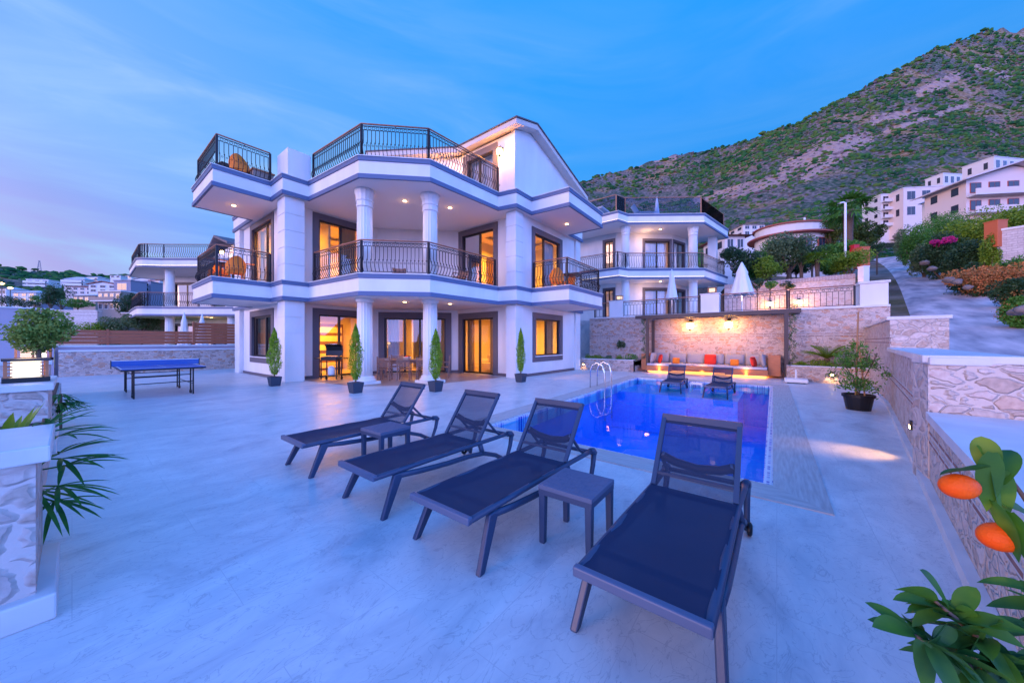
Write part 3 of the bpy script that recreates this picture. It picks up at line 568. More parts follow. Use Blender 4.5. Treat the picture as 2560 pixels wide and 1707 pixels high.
# warm lights inside the rooms
warm = (1, .42, .025)
for x, y, z, e in ((7.6, 17.0, 2.7, 300), (11.0, 14.6, 2.7, 170), (13.8, 10.6, 2.65, 260), (5.9, 17.2, 6.4, 190), (7.9, 16.8, 6.4, 340), (13.2, 10.8, 6.35, 360)):
    light('AREA', (x, y, z), e, warm, 1.3)
light('POINT', (12.6, 14.5, 8.9), 25, warm, .3)
lantern_wall(10.95, 9.0, 9.3, (-1, 0), 'glowing lantern on the attic wall under the villa roof peak', 60, 1.15)
lantern_wall(10.55, 12.17, 9.3, (-.86, -.51), 'glowing lantern between the two attic doors behind the roof terrace railing', 60, 1.15)
lantern_wall(8.2, 38.4, 9.3, (-.8, -.6), 'lit lantern on the roof storey of the left neighbouring villa', 30, 1.3)
def villa3():
    v = thing('villa', 'neighbouring white villa with curved balcony slabs half hidden behind the wooden fence on the left', 'villa')
    def rnd(P, k, r=.8, n=5):
        a, b, c = Vector(P[k - 1]), Vector(P[k]), Vector(P[k + 1]); u = (a - b).normalized() * r; w = (c - b).normalized() * r
        return P[:k] + [tuple((b + u) * (1 - q) ** 2 + b * 2 * q * (1 - q) + (b + w) * q * q) for q in [j / n for j in range(n + 1)]] + P[k + 1:]
    SL = rnd([(3.2, 46), (3.1, 39.3), (4.35, 38.1), (7.9, 33.6), (13, 33.0), (13, 46)], 1, .6); g0 = .5
    slab(v, SL, 3.51, 4.2); slab(v, SL, 7.31, 8.0, SL[:-1])
    Hh = [(5.3, 46), (5.3, 43.2), (9.6, 37.3), (13, 36.6), (13, 46)]; pls = [Pl(Hh[i], Hh[i + 1]) for i in range(4)]
    for z0, z1 in ((g0, 3.51), (4.2, 7.31)):
        ops = {1: [(.5, 2.9, z0, z0 + 2.6), (4.0, 6.3, z0, z0 + 2.6)], 2: [(.4, 2.4, z0, z0 + 2.6)]}; m = MB()
        for i, pl in enumerate(pls): wall_run(m, pl, z0, z1 + .004, .2, [(a + .05, b - .05, c, d - .05) for a, b, c, d in ops.get(i, [])])
        m.build('wall', 'wall', v)
        for i, o in ops.items():
            for a, b, c, d in o: opening(v, 'door', pls[i], a, b, c + .03, d, ((a + b) / 2,), True, .17, gl='dglass')
        column(v, 4.85, 38.75, z0, z1, .3); column(v, 7.9, 34.7, z0, z1, .3); downlight(v, 7.2, 37.6, z1, 10, .09)
    railing(v, offset(SL[:-1], -.12, False), 4.23, lod=1, gap=.16); railing(v, offset(SL[:-1], -.12, False), 8.03, lod=1, gap=.16)
    MB().box(8.6, 12.6, 37.2, 44, 8.0, 9.9).build('roof_room', 'wall', v)
    MB().add([(x, y, z) for x in (8.0, 13.2) for y, z in ((36.6, 9.75), (41, 11.1), (45, 9.75))] + [(x, y, z + .2) for x in (8.0, 13.2) for y, z in ((36.6, 9.75), (41, 11.1), (45, 9.75))], [(0, 1, 4, 3), (1, 2, 5, 4), (6, 9, 10, 7), (7, 10, 11, 8), (0, 6, 7, 1), (1, 7, 8, 2), (3, 4, 10, 9), (4, 5, 11, 10), (0, 3, 9, 6), (2, 8, 11, 5)]).build('roof', 'roof', v)
    light('POINT', (6.9, 37.5, 3.2), 14, (1, .6, .35), .2)
villa3()
# kitchen, sofa and so on seen through the doors
t = thing('kitchen_unit', 'wooden kitchen wall unit with cream shelves behind the left ground floor door', 'kitchen unit', (7.8, 18.55, .016))
m = MB(); m.box(-1.6, 1.2, 0, .33, 0, 2.4); m.build('carcass', 'wood', t)
for k in range(5): MB().box(-1.5, 1.1, -.04, -.002, .1 + k * .46, .4 + k * .46).build('drawer', 'shelf', t)
t = thing('sofa', 'cream sofa seen through the right ground floor door', 'sofa', (13.0, 10.9, .016), R(90))
MB().box(-1.0, 1.0, -.4, .4, .08, .42).build('seat', 'shelf', t, bevel=.04); MB().box(-1.0, 1.0, -.42, -.2, .42, .8).build('backrest', 'shelf', t, bevel=.05)
for s in (-1, 1): MB().box(min(s * 1.0, s * .82), max(s * 1.0, s * .82), -.2, .4, .42, .6).build('armrest', 'shelf', t, bevel=.04)
t = thing('wardrobe', 'dark wardrobe inside the upper right balcony door', 'wardrobe', (14.6, 11.9, 3.7))
MB().box(-.9, .9, 0, .45, 0, 2.3).build('carcass', 'wood', t); MB().box(-.85, -.02, -.03, -.002, .08, 2.2).build('door', 'shelf', t); MB().box(.02, .85, -.03, -.002, .08, 2.2).build('door', 'shelf', t)
# ------------------------------------------------------------------ ground of the property
pool = [(4.45, .03), (14.5, .10), (14.5, 4.68), (4.55, 4.1)]
def cpave():
    # paving in pieces round the pool so the basin is a real hole
    co = offset(pool, .42)
    x0, x1, y0, y1 = -9, 18.5, -3.0, 24.1
    m = MB(); o = co
    m.add([(x0, y0, 0), (x1, y0, 0), (x1, y1, 0), (x0, y1, 0)] + [(x, y, 0) for x, y in o], [(0, 1, 5, 4), (1, 2, 6, 5), (2, 3, 7, 6), (3, 0, 4, 7)])
    a = struct(m.build('terrace', 'pave', fix=False))
    p = thing('swimming_pool', 'rectangular swimming pool with deep blue mosaic and travertine coping', 'pool')
    n4 = [(4.45, .03), (14.5, .10), (14.5, 4.68), (4.55, 4.1)]
    for i in range(4):
        j = (i + 1) % 4; m = MB(); m.prism([pool[i], pool[j], co[j], co[i]], -.3, .012); m.build('coping', 'copingx' if i % 2 else 'coping', p)
    inn = offset(pool, -.085); m = MB()
    for i in range(4):
        j = (i + 1) % 4; m.prism([pool[i], pool[j], inn[j], inn[i]], -.3, -.012)
    m.build('mosaic_border', 'border', p)
    bs = pool; m = MB(); m.add([(x, y, -.29) for x, y in bs] + [(x, y, -1.45) for x, y in bs], [(4, 5, 6, 7), (0, 1, 5, 4), (1, 2, 6, 5), (2, 3, 7, 6), (3, 0, 4, 7)]); m.build('basin', 'mosaic', p, fix=False)
    MB().box(11.9, 14.42, .9, 4.55, -1.44, -.26).build('tanning_shelf', 'mosaic', p)
    MB().box(11.5, 11.899, 2.2, 4.5, -1.44, -.6).build('step', 'mosaic', p)
    q = offset(pool, -.09); m = MB(); m.add([(x, y, -.055) for x, y in q], [(0, 1, 2, 3)]); struct(m.build('pool_water', 'water', None))
cpave()
m = MB(); m.add([(x, y, .005) for x, y in [(5.45, 14.8), (5.75, 11.2), (7.35, 9.55), (11.0, 9.1), (11.42, 12.18), (8.8, 14.83)]], [tuple(range(6))]); struct(m.build('porch_floor', 'terr'))
# pool ladder
t = thing('pool_ladder', 'chrome double hoop ladder at the left edge of the pool', 'pool ladder', (10.55, 4.42, 0))
for dx in (-.27, .27):
    MB().tube([(dx, .35, 0), (dx, .35, .55), (dx, .28, .74), (dx, .12, .82), (dx, -.06, .74), (dx, -.13, .5), (dx, -.15, -.3), (dx, -.15, -1.0)], .022, 10).build('handrail', 'chrome', t, smooth=True)
for k in range(3): MB().box(-.25, .25, -.2, -.1, -.3 - k * .27, -.27 - k * .27).build('tread', 'chrome', t)
# ------------------------------------------------------------------ boundary walls
def stonewall(name, P, z0, z1, th, label, cat='wall', m='stone', cope=.08, over=.05, course=None, side=1, cm='marble'):
    """wall along a plan line; th metres thick to the left (side=1) or right"""
    t = thing(name, label, cat)
    A = offset(P, 0, False); B = offset(P, -side * th, False); poly = A + B[::-1]
    MB().prism(poly, z0, z1 - cope).build('masonry', m, t)
    A = offset(P, side * over, False); B = offset(P, -side * (th + over), False)
    MB().prism(A + B[::-1], z1 - cope + .001, z1).build('coping', cm, t, bevel=.012)
    for c in (course or ()):
        A = offset(P, side * .008, False); B = offset(P, -side * .02, False); MB().prism(A + B[::-1], c, c + .045).build('brick_course', 'redbrick', t)
        A = offset(P, side * .008, False); B = offset(P, -side * .02, False); MB().prism(A + B[::-1], c + .10, c + .145).build('brick_course', 'redbrick', t)
    return t
# back retaining wall, outside (viewer side) on the right of the direction
stonewall('retaining_wall', [(18.45, 8.6), (18.45, -3.3)], -.2, 2.87, .45, 'tall rubble stone retaining wall with pale coping behind the pool and sofa', course=[1.72])
for P, lab in (([(16.85, 8.38), (16.85, 5.55)], 'low stone planter wall between the villa corner and the sofa'), ([(16.7, -.42), (16.55, -2.52)], 'low stone planter wall right of the pergola with a small lamp in it')):
    t = stonewall('planter', P, 0, .6, .22, lab, 'planter', cope=.04, over=.02)
    x0, x1 = P[0][0] + .23, 18.44; MB().box(x0, x1, min(P[0][1], P[1][1]), max(P[0][1], P[1][1]), .3, .52).build('soil', 'soil', t)
    MB().box(x0 - .2, 18.44, P[1][1] if P[0][1] > 5 else P[0][1], (P[1][1] if P[0][1] > 5 else P[0][1]) + .12, 0, .58).build('return_wall', 'stone', t)
# the pink stone wall down the right side, in three heights
RW = [(18.3, -2.62), (11.5, -2.05), (5.4, -1.24), (-1.0, -.38)]
stonewall('boundary_wall', [RW[0], RW[1]], -.3, 2.07, .85, 'highest part of the right boundary wall, ending in a square pier', course=[1.45], m='stonem')
stonewall('boundary_wall', [RW[1], RW[2]], -.3, 1.36, .55, 'middle height stretch of the right boundary wall with a step light', course=[.66], m='stonem')
stonewall('boundary_wall', [(5.40, -1.23), (5.40, -6.0)], -.3, 1.34, .5, 'cross wall with thick white coping at the right edge, beyond the low planter', m='stoneb', side=1)
t = thing('planter', 'low wide planter wall with smooth pale top beside the orange tree on the right', 'planter')
P = [RW[2], RW[3]]; b = offset(P, -1.2, False); MB().prism(offset(P, 0, False) + b[::-1], -.3, .70).build('masonry', 'stonem', t)
MB().prism(offset([(5.38, RW[2][1]), RW[3]], .03, False) + offset([(5.38, RW[2][1]), RW[3]], -4.5, False)[::-1], .701, .78).build('coping', 'marble', t)
MB().prism(offset([(5.38, RW[2][1]), RW[3]], .008, False) + offset([(5.38, RW[2][1]), RW[3]], -.02, False)[::-1], .45, .50).build('brick_course', 'redbrick', t)
MB().prism(offset([(5.38, RW[2][1]), RW[3]], .008, False) + offset([(5.38, RW[2][1]), RW[3]], -.02, False)[::-1], .54, .59).build('brick_course', 'redbrick', t)
m = MB(); m.prism(offset(RW, .06, False) + offset(RW, 0.001, False)[::-1], 0, .09); struct(m.build('kerb', 'marble'))
# left side: wall with two steps and the fence
stonewall('garden_wall', [(-.35, 23.9), (5.9, 23.9)], -.2, 1.13, .3, 'long rubble wall with white coping behind the table tennis table')
stonewall('garden_wall', [(-.45, 24.25), (5.9, 24.25)], -.2, 1.33, .3, 'plain grey kerb wall carrying the wooden fence', m='stucco')
t = thing('wooden_fence', 'low reddish brown board fence on the garden wall, with a taller right end', 'fence')
def boards(par, x0, x1, z0, z1, y, n):
    m = MB(); h = (z1 - z0) / n
    for i in range(n): m.box(x0, x1, y, y + .025, z0 + i * h + .006, z0 + (i + 1) * h - .006)
    m.build('board_panel', 'fencew', par)
for x0, x1 in ((-.6, .98), (1.05, 3.9)): boards(t, x0, x1, 1.38, 2.02, 24.4, 4)
boards(t, 4.0, 6.1, 1.38, 2.5, 24.4, 7)
for x, h in ((-.62, 2.02), (1.015, 2.06), (3.95, 2.55), (6.12, 2.52)): MB().box(x - .04, x + .04, 24.36, 24.44, 1.33, h).build('post', 'fencew', t)
# left edge piers
def pier(y0, y1, z1, u, label):
    t = thing('wall_pier', label, 'wall pier')
    MB().box(-1.7, u, y0, y1, 0, z1 - .09).build('masonry', 'stoneb', t)
    MB().box(-1.75, u + .05, y0 - .05, y1 + .05, z1 - .089, z1).build('cap', 'marble', t, bevel=.01)
    MB().box(-1.7, u + .07, y0 - .07, y1 + .02, 0, .14).build('plinth', 'marble', t, bevel=.01)
    return t
pier(3.16, 3.86, .94, -.12, 'nearest stone pier with white cap at the left edge')
pier(7.8, 9.5, .93, -.2, 'second stone pier, carrying the lit square lantern')
pier(14.8, 16.2, 1.0, -.36, 'farthest stone pier on the left, beyond the round topiary')
for y0, y1 in ((3.93, 7.7), (9.55, 14.7)):
    t = thing('planter', 'low stone planter wall holding %s' % ('the palm at the left edge' if y0 < 5 else 'the round topiary'), 'planter')
    MB().box(-1.7, -.17, y0, y1, 0, .42).build('masonry', 'stoneb', t); MB().box(-1.6, -.2, y0 + .05, y1 - .05, .421, .44).build('soil', 'soil', t)
stonewall('stucco_wall', [(-7, 24.0), (-.46, 24.0)], -.2, 2.87, .25, 'plain lilac plastered wall at the far left', m='stucco', cope=.05)
# square lanterns
def lantern(x, y, z, s, label, rz=0, e=6):
    t = thing('lantern', label, 'lantern', (x, y, z), rz)
    MB().box(-.235 * s, .235 * s, -.235 * s, .235 * s, 0, .075 * s).build('base', 'black', t)
    MB().box(-.15 * s, .15 * s, -.15 * s, .15 * s, .08 * s, .34 * s).build('light_panel', 'lampw', t)
    for k in range(5):
        h = .09 + k * .055   # slats only on two sides, the front stays open
        MB().box(-.22 * s, -.2 * s, -.2 * s, .2 * s, h * s, (h + .022) * s).build('slat', 'teak', t); MB().box(.2 * s, .22 * s, -.2 * s, .2 * s, h * s, (h + .022) * s).build('slat', 'teak', t)
        for a in (-1, 1): MB().box(min(a * .13, a * .2) * s, max(a * .13, a * .2) * s, -.22 * s, -.2 * s, h * s, (h + .022) * s).build('slat', 'teak', t)
    for a in (-1, 1):
        for b in (-1, 1): MB().box(a * .2 * s - .015, a * .2 * s + .015, b * .2 * s - .015, b * .2 * s + .015, .076 * s, .35 * s).build('corner_post', 'teak', t)
    MB().box(-.24 * s, .24 * s, -.24 * s, .24 * s, .351 * s, .39 * s).build('lid', 'brown', t)
    if e: light('POINT', (x, y, z + .5 * s), e, (1, .6, .25), .12)
    return t
lantern(-.40, 8.45, .932, .84, 'large square lantern with glowing white panel on the second stone pier', R(4), 5)
lantern(-.62, 15.5, 1.002, .95, 'smaller looking lit lantern on the farthest pier, behind the topiary trunk', R(45), 9)
# ------------------------------------------------------------------ upper terrace and right villa
struct(MB().prism([(18.5, -3.3), (18.5, 8.6), (20, 9), (20, 26), (44, 26), (44, -4.5)], -1, 2.83).build('upper_terrace', 'pave'))
def villa2():
    v = thing('villa', 'white neighbouring villa up the slope on the right, with a glass roof railing', 'villa')
    g0 = 2.84; Z1, Z2, c1, c2 = 6.56, 10.37, 5.87, 9.68
    SL = [(23.0, 14.5), (22.95, 8.55), (23.8, 8.25), (26.95, 4.0), (31.5, 3.1), (31.7, 14.5)]
    SB = [(22.8, 14.5), (22.8, 8.55), (23.8, 8.25), (26.95, 4.0), (31.9, 3.1), (32.1, 14.5)]
    slab(v, SL, c1, Z1, [(23.0, 14.5), (22.95, 8.55), (23.8, 8.25), (26.95, 4.0)]); slab(v, SB, c2, Z2, [(22.8, 14.5), (22.8, 8.55), (23.8, 8.25), (26.95, 4.0), (31.9, 3.1)])
    Hh = [(25.2, 14.4), (25.2, 9.6), (28.1, 6.3), (30.3, 5.65), (30.5, 14.4)]; pls = [Pl(Hh[i], Hh[i + 1]) for i in range(4)]
    for z0, z1 in ((g0, c1), (Z1, c2)):
        ops = {0: [(3.75, 4.75, z0 + .0, z0 + 2.75)], 1: [(2.05, 4.35, z0, z0 + 2.75)], 2: [(.03, 1.9, z0, z0 + 2.75)]}
        m = MB()
        for i, pl in enumerate(pls): wall_run(m, pl, z0, z1 + .004, .2, [(a + .05, b - .05, c, d - .05) for a, b, c, d in ops.get(i, [])], .02 if i else 0)
        m.build('wall', 'wall', v)
        for i, o in ops.items():
            a, b, c, d = o[0]; opening(v, 'door', pls[i], a, b, c + .03, d, ((a + b) / 2,), True, .17, [(a + .3, b - .3, 'sheer')] if i == 1 else ([(a + .25, b - .3, 'curtain')] if i == 2 else None))
        column(v, 24.25, 8.55, z0, z1, .28, z0 > 5); column(v, 27.3, 4.75, z0, z1, .30, z0 > 5)
        m = MB(); m.box(30.7, 31.3, 3.7, 4.3, z0, z1); m.build('pier', 'wall', v)
        downlight(v, 26.3, 6.7, z1, 16, .08)
    railing(v, [(23.1, 14), (23.08, 8.68), (23.9, 8.4), (27.02, 4.15), (31.35, 3.28), (31.5, 8)], Z1 + .03, lod=1, gap=.16)
    # glass roof railing
    P = [(23.0, 14), (23.0, 8.75), (23.9, 8.45), (27.05, 4.2), (31.7, 3.35), (31.9, 12)]
    g = MB(); g.tube([(x, y, Z2 + 1.25) for x, y in P], .03, 6); r = g.build('glass_railing', 'hand', v)
    for i in range(5):
        pl = Pl(P[i], P[i + 1]); pl.box(q := MB(), .04, pl.len - .04, -.006, .006, Z2 + .08, Z2 + 1.2); q.build('glass_panel', 'dglass', r)
    for p in P: MB().box(p[0] - .03, p[0] + .03, p[1] - .03, p[1] + .03, Z2 + .03, Z2 + 1.23).build('post', 'hand', r)
    # roof storey at the back left
    MB().box(26.2, 30, 11.2, 14.2, Z2, Z2 + 1.7).build('roof_room', 'wall', v); MB().box(25.7, 30.4, 10.9, 14.5, Z2 + 1.71, Z2 + 1.85).build('roof_room_slab', 'eave', v)
    for x, y, z, e in ((27.2, 10.2, 5.5, 120), (27.5, 9.5, 9.3, 110)): light('AREA', (x, y, z), e, warm, 1.5)
    for x, y, z, e in ((26.0, 7.6, 5.2, 20), (26.0, 7.6, 9.1, 26)): light('POINT', (x, y, z), e, (1, .55, .25), .15)
villa2()
# things on the glass-railed roof
def umbrella(x, y, z0, z1, zb, w, label, name='closed_umbrella', base=True):
    t = thing(name, label, 'parasol', (x, y, z0), random.Random(label).random() * 3, 'closed white parasols')
    MB().tube([(0, 0, 0), (0, 0, z1 - z0 - .1)], .025, 8).build('pole', 'chrome', t)
    if base: MB().box(-.25, .25, -.25, .25, 0, .06).build('base', 'white', t)
    m = MB(); n = 32; h0, h1 = zb - z0, z1 - z0; H = h1 - h0; o = []
    for k, (r, zz) in enumerate([(.5, 0), (.42, .15), (.33, .4), (.24, .62), (.26, .66), (.17, .8), (.03, 1.0)]):
        for j in range(n):
            a = 2 * math.pi * j / n; rr = w * r * (1 + .17 * math.cos(a * 8) * (1 - zz)); o.append((rr * math.cos(a), rr * math.sin(a), h0 + H * zz - (.04 * math.cos(a * 8) if k == 0 else 0)))
    m.add(o, [(i * n + j, i * n + (j + 1) % n, (i + 1) * n + (j + 1) % n, (i + 1) * n + j) for i in range(6) for j in range(n)] + [tuple(range(6 * n, 7 * n))])
    m.build('canopy', 'canvas', t, smooth=True); return t
umbrella(21.5, 4.85, 2.84, 5.72, 3.97, .62, 'narrow closed white parasol in front of the right neighbouring villa')
umbrella(22.0, 1.48, 2.84, 5.74, 4.0, 1.05, 'wide closed white parasol on the upper terrace behind the pergola')
umbrella(26.5, 7.0, 10.4, 12.2, 10.55, .42, 'small closed parasol on the glass railed roof of the neighbouring villa')
umbrella(5.3, 36.1, .5, 3.75, 1.2, .75, 'left of two closed white parasols before the left neighbouring villa')
umbrella(6.15, 35.0, .5, 3.65, 1.2, .7, 'right of two closed white parasols before the left neighbouring villa')
t = thing('sun_lounger', 'white lounger on the roof of the right neighbouring villa', 'sun lounger', (24.9, 7.9, 10.4), R(-50))
MB().box(0, 1.2, -.3, .3, .28, .33).build('seat', 'white', t); MB().add([(0, -.3, .33), (0, .3, .33), (-.35, .3, .85), (-.35, -.3, .85), (-.05, -.3, .30), (-.05, .3, .30), (-.4, .3, .82), (-.4, -.3, .82)], [(0, 1, 2, 3), (4, 7, 6, 5), (0, 3, 7, 4), (1, 5, 6, 2), (3, 2, 6, 7)]).build('backrest', 'white', t)
for x in (.05, 1.1):
    for y in (-.27, .27): MB().box(x - .02, x + .02, y - .02, y + .02, 0, .28).build('leg', 'white', t)
# railings along the edge of the upper terrace
def terrace_rail(y0, y1, label, x=18.75):
    r = railing(None, [(x, y0), (x, y1)], 2.85, .85, .17, lod=0, name='terrace_railing'); tag(r, label, 'railing', 'iron railings on the upper terrace edge'); return r
terrace_rail(8.4, 7.45, 'short iron railing beside the villa corner on the upper terrace edge')
terrace_rail(6.75, 3.0, 'iron railing in front of the neighbouring villa columns')
terrace_rail(2.05, -.35, 'iron railing above the right half of the pergola')
terrace_rail(-.42, -2.4, 'iron railing at the right end of the upper terrace, ending at the white pier')
for y, lab in ((7.1, 'left white block pier on the upper terrace edge, near the villa corner'), (2.52, 'middle white block pier on the upper terrace edge, under the white lamp')):
    t = thing('terrace_pier', lab, 'pier'); MB().box(18.6, 19.1, y - .38, y + .38, 2.83, 3.75).build('shaft', 'wall', t); MB().box(18.56, 19.14, y - .42, y + .42, 3.751, 3.79).build('cap', 'marble', t)
t = thing('terrace_pier', 'tall white corner pier at the right end of the upper terrace', 'pier'); MB().box(18.7, 20.0, -3.3, -2.55, 1.0, 3.72).build('shaft', 'wall', t); MB().box(18.65, 20.05, -3.35, -2.5, 3.721, 3.8).build('cap', 'marble', t)
lantern(18.85, 6.98, 3.79, .7, 'small lit lantern on the left white pier of the upper terrace', 0, 4)
lantern(18.85, 2.45, 3.79, .75, 'small lit lantern on the middle white pier of the upper terrace', 0, 4)
# stone garden wall beyond the upper terrace
t = stonewall('garden_wall', [(29, 3.0), (29, -3.75)], 2.8, 5.6, .4, 'pale stone garden wall with red brick top beyond the upper terrace', m='stoneb', cope=.3, cm='redbrick')
for y, lab in ((.35, 'left'), (-1.15, 'right')): lantern_wall(29, y, 4.05, (-1, 0), '%s of two glowing lamps on the garden wall above the pergola' % lab, 55, 1.2)
struct(MB().prism([(29.4, -3.75), (29.4, 3.0), (44, 6), (44, -4.4)], 2.8, 5.5).build('garden_ground', 'soil'))
# ------------------------------------------------------------------ pergola and wooden sofa
t = thing('pergola', 'dark steel pergola frame against the stone wall over the corner sofa', 'pergola')
for x, y, z in ((17.35, 5.02, 0), (17.35, -.30, 0), (18.3, 5.02, 0), (18.3, -.3, 0)): MB().box(x - .06, x + .06, y - .06, y + .06, z, 2.62).build('post', 'brown', t)
MB().box(17.28, 17.42, -.75, 5.6, 2.62, 2.78).build('beam', 'brown', t); MB().box(18.24, 18.36, -.75, 5.6, 2.62, 2.78).build('beam', 'brown', t)
for k in range(9): MB().box(17.42, 18.24, -.6 + k * .75 - .03, -.6 + k * .75 + .03, 2.64, 2.74).build('rafter', 'brown', t)
m = MB(); n = 60
for q in range(3):
    pts = [(17.6 + q * .25, -.3 + 5.4 * i / n, 2.60 - .05 * abs(math.sin(i * .33 + q))) for i in range(n + 1)]
    o = len(m.v); m.add([(x - .1, y, z) for x, y, z in pts] + [(x + .1, y, z + .01) for x, y, z in pts], [(i, i + 1, n + 2 + i, n + 1 + i) for i in range(n)])
tag(m.build('shade_cloth', 'sheer', t, smooth=True))
for y, lab in ((3.30, 'left of the two bright wall lamps under the pergola'), (1.72, 'right of the two bright wall lamps under the pergola')): lantern_wall(18.45, y, 2.28, (-1, 0), lab, 42, 1.35)
def sofa():
    t = thing('corner_sofa', 'long U shaped slatted teak sofa with grey cushions under the pergola', 'sofa')
    X0 = 17.5
    def slats(x0, x1, y0, y1, z0, z1):
        m = MB(); n = max(1, round((z1 - z0) / .085)); h = (z1 - z0) / n
        m.box(x0 + .012, x1 - .012, y0 + .012, y1 - .012, z0, z1 - .004)
        for i in range(n): m.box(x0, x1, y0, y1, z0 + i * h + .006, z0 + (i + 1) * h - .006)
        return m
    slats(17.45, 18.4, -.12, .28, .10, .93).build('arm_block', 'teak', t); slats(17.45, 18.4, 5.0, 5.35, .10, .90).build('arm_block', 'teak', t)
    slats(17.65, 18.4, .281, 4.999, .10, .34).build('seat_base', 'teak', t)
    slats(17.05, 17.649, .281, 1.75, .10, .34).build('seat_base', 'teak', t); slats(17.05, 17.649, 3.9, 4.999, .10, .34).build('seat_base', 'teak', t)
    slats(16.75, 17.3, 2.2, 3.55, .24, .40).build('coffee_table_top', 'teak', t)
    for x0, x1, y0, y1 in ((17.66, 18.2, .3, 1.7), (17.66, 18.2, 1.72, 3.1), (17.66, 18.2, 3.12, 4.98), (17.07, 17.65, .3, 1.72), (17.07, 17.65, 3.95, 4.98)): MB().box(x0, x1, y0, y1, .345, .45).build('seat_cushion', 'seatc', t, bevel=.03)
    m = MB(); m.box(17.7, 18.3, .3, 4.95, .06, .085); m.box(17.12, 17.6, .35, 1.7, .06, .085); m.box(17.12, 17.6, 3.95, 4.95, .06, .085); m.build('light_strip', 'led', t)
    for y in (1.0, 4.4): light('AREA', (17.02, y, .17), 6, (1, .42, .08), 1.1, (0, R(-115), 0), None, .08)
    light('AREA', (17.6, 2.7, .17), 8, (1, .42, .08), 1.9, (0, R(-115), 0), None, .08)
    return t
sofa()
def cushion(x, y, z, w, h, th, mt, label, rz=0, tilt=12, group=None):
    m = MB(); n = 8; V = []
    for s in (1, -1):
        for i in range(n + 1):
            for j in range(n + 1):
                a, b = -1 + 2 * i / n, -1 + 2 * j / n; e = (1 - abs(a) ** 3.2) ** .6 * (1 - abs(b) ** 3.2) ** .6
                V.append((s * th / 2 * max(e, .08), a * w / 2 * (1 - .05 * b * b), b * h / 2 * (1 - .05 * a * a) + h / 2))
    k = (n + 1) ** 2
    F = [(i * (n + 1) + j, i * (n + 1) + j + 1, (i + 1) * (n + 1) + j + 1, (i + 1) * (n + 1) + j) for i in range(n) for j in range(n)]
    F = F + [tuple(q + k for q in f[::-1]) for f in F]
    bd = [(i, 0) for i in range(n)] + [(n, j) for j in range(n)] + [(i, n) for i in range(n, 0, -1)] + [(0, j) for j in range(n, 0, -1)]
    bi = [i * (n + 1) + j for i, j in bd]; F += [(a, b, b + k, a + k) for a, b in zip(bi, bi[1:] + bi[:1])]
    m.add(V, F); o = m.build('cushion', mt, None, smooth=True); o.location = (x, y, z); o.rotation_euler = (0, R(tilt), rz)
    return tag(o, label, 'cushion', group)
ords = ['rightmost grey back cushion on the sofa', 'second grey back cushion from the right on the sofa', 'grey back cushion just right of the middle red one', 'grey back cushion left of the middle red one', 'second grey back cushion from the left on the sofa', 'leftmost grey back cushion on the sofa']
for i, lab in enumerate(ords): cushion(18.2, .72 + i * .78, .45, .76, .5, .17, 'cush', lab, group='grey back cushions along the sofa')
cushion(17.42, .42, .45, .62, .56, .2, 'cush', 'grey side cushion leaning on the right sofa arm', R(95), 8); cushion(17.5, 4.83, .45, .62, .52, .2, 'cush', 'grey side cushion leaning on the left sofa arm', R(-95), 8)
cushion(17.98, 2.42, .45, .48, .46, .15, 'red', 'square red cushion in the middle of the sofa'); cushion(17.35, .72, .45, .42, .42, .14, 'red', 'red cushion propped at the right end of the sofa', R(70)); cushion(17.45, 4.5, .45, .42, .44, .14, 'red', 'red cushion propped at the left end of the sofa', R(-60))
cushion(17.6, 1.45, .45, .32, .28, .16, 'orange', 'small orange cushion on the right part of the sofa seat'); cushion(17.65, 3.8, .45, .32, .28, .16, 'orange', 'small orange cushion on the left part of the sofa seat')
# white parasol base beside the sofa
t = thing('parasol_base', 'low white parasol base with a short tube beside the sofa', 'parasol base', (16.1, -.55, 0)); MB().box(-.33, .33, -.33, .33, .03, .16).build('weight', 'white', t, bevel=.03); MB().tube([(0, 0, .16), (0, 0, .48)], .03, 10).build('tube', 'white', t)
for a in (-.25, .25):
    MB().tube([(a, -.25, .03), (a, .25, .03)], .03, 8).build('foot', 'black', t)
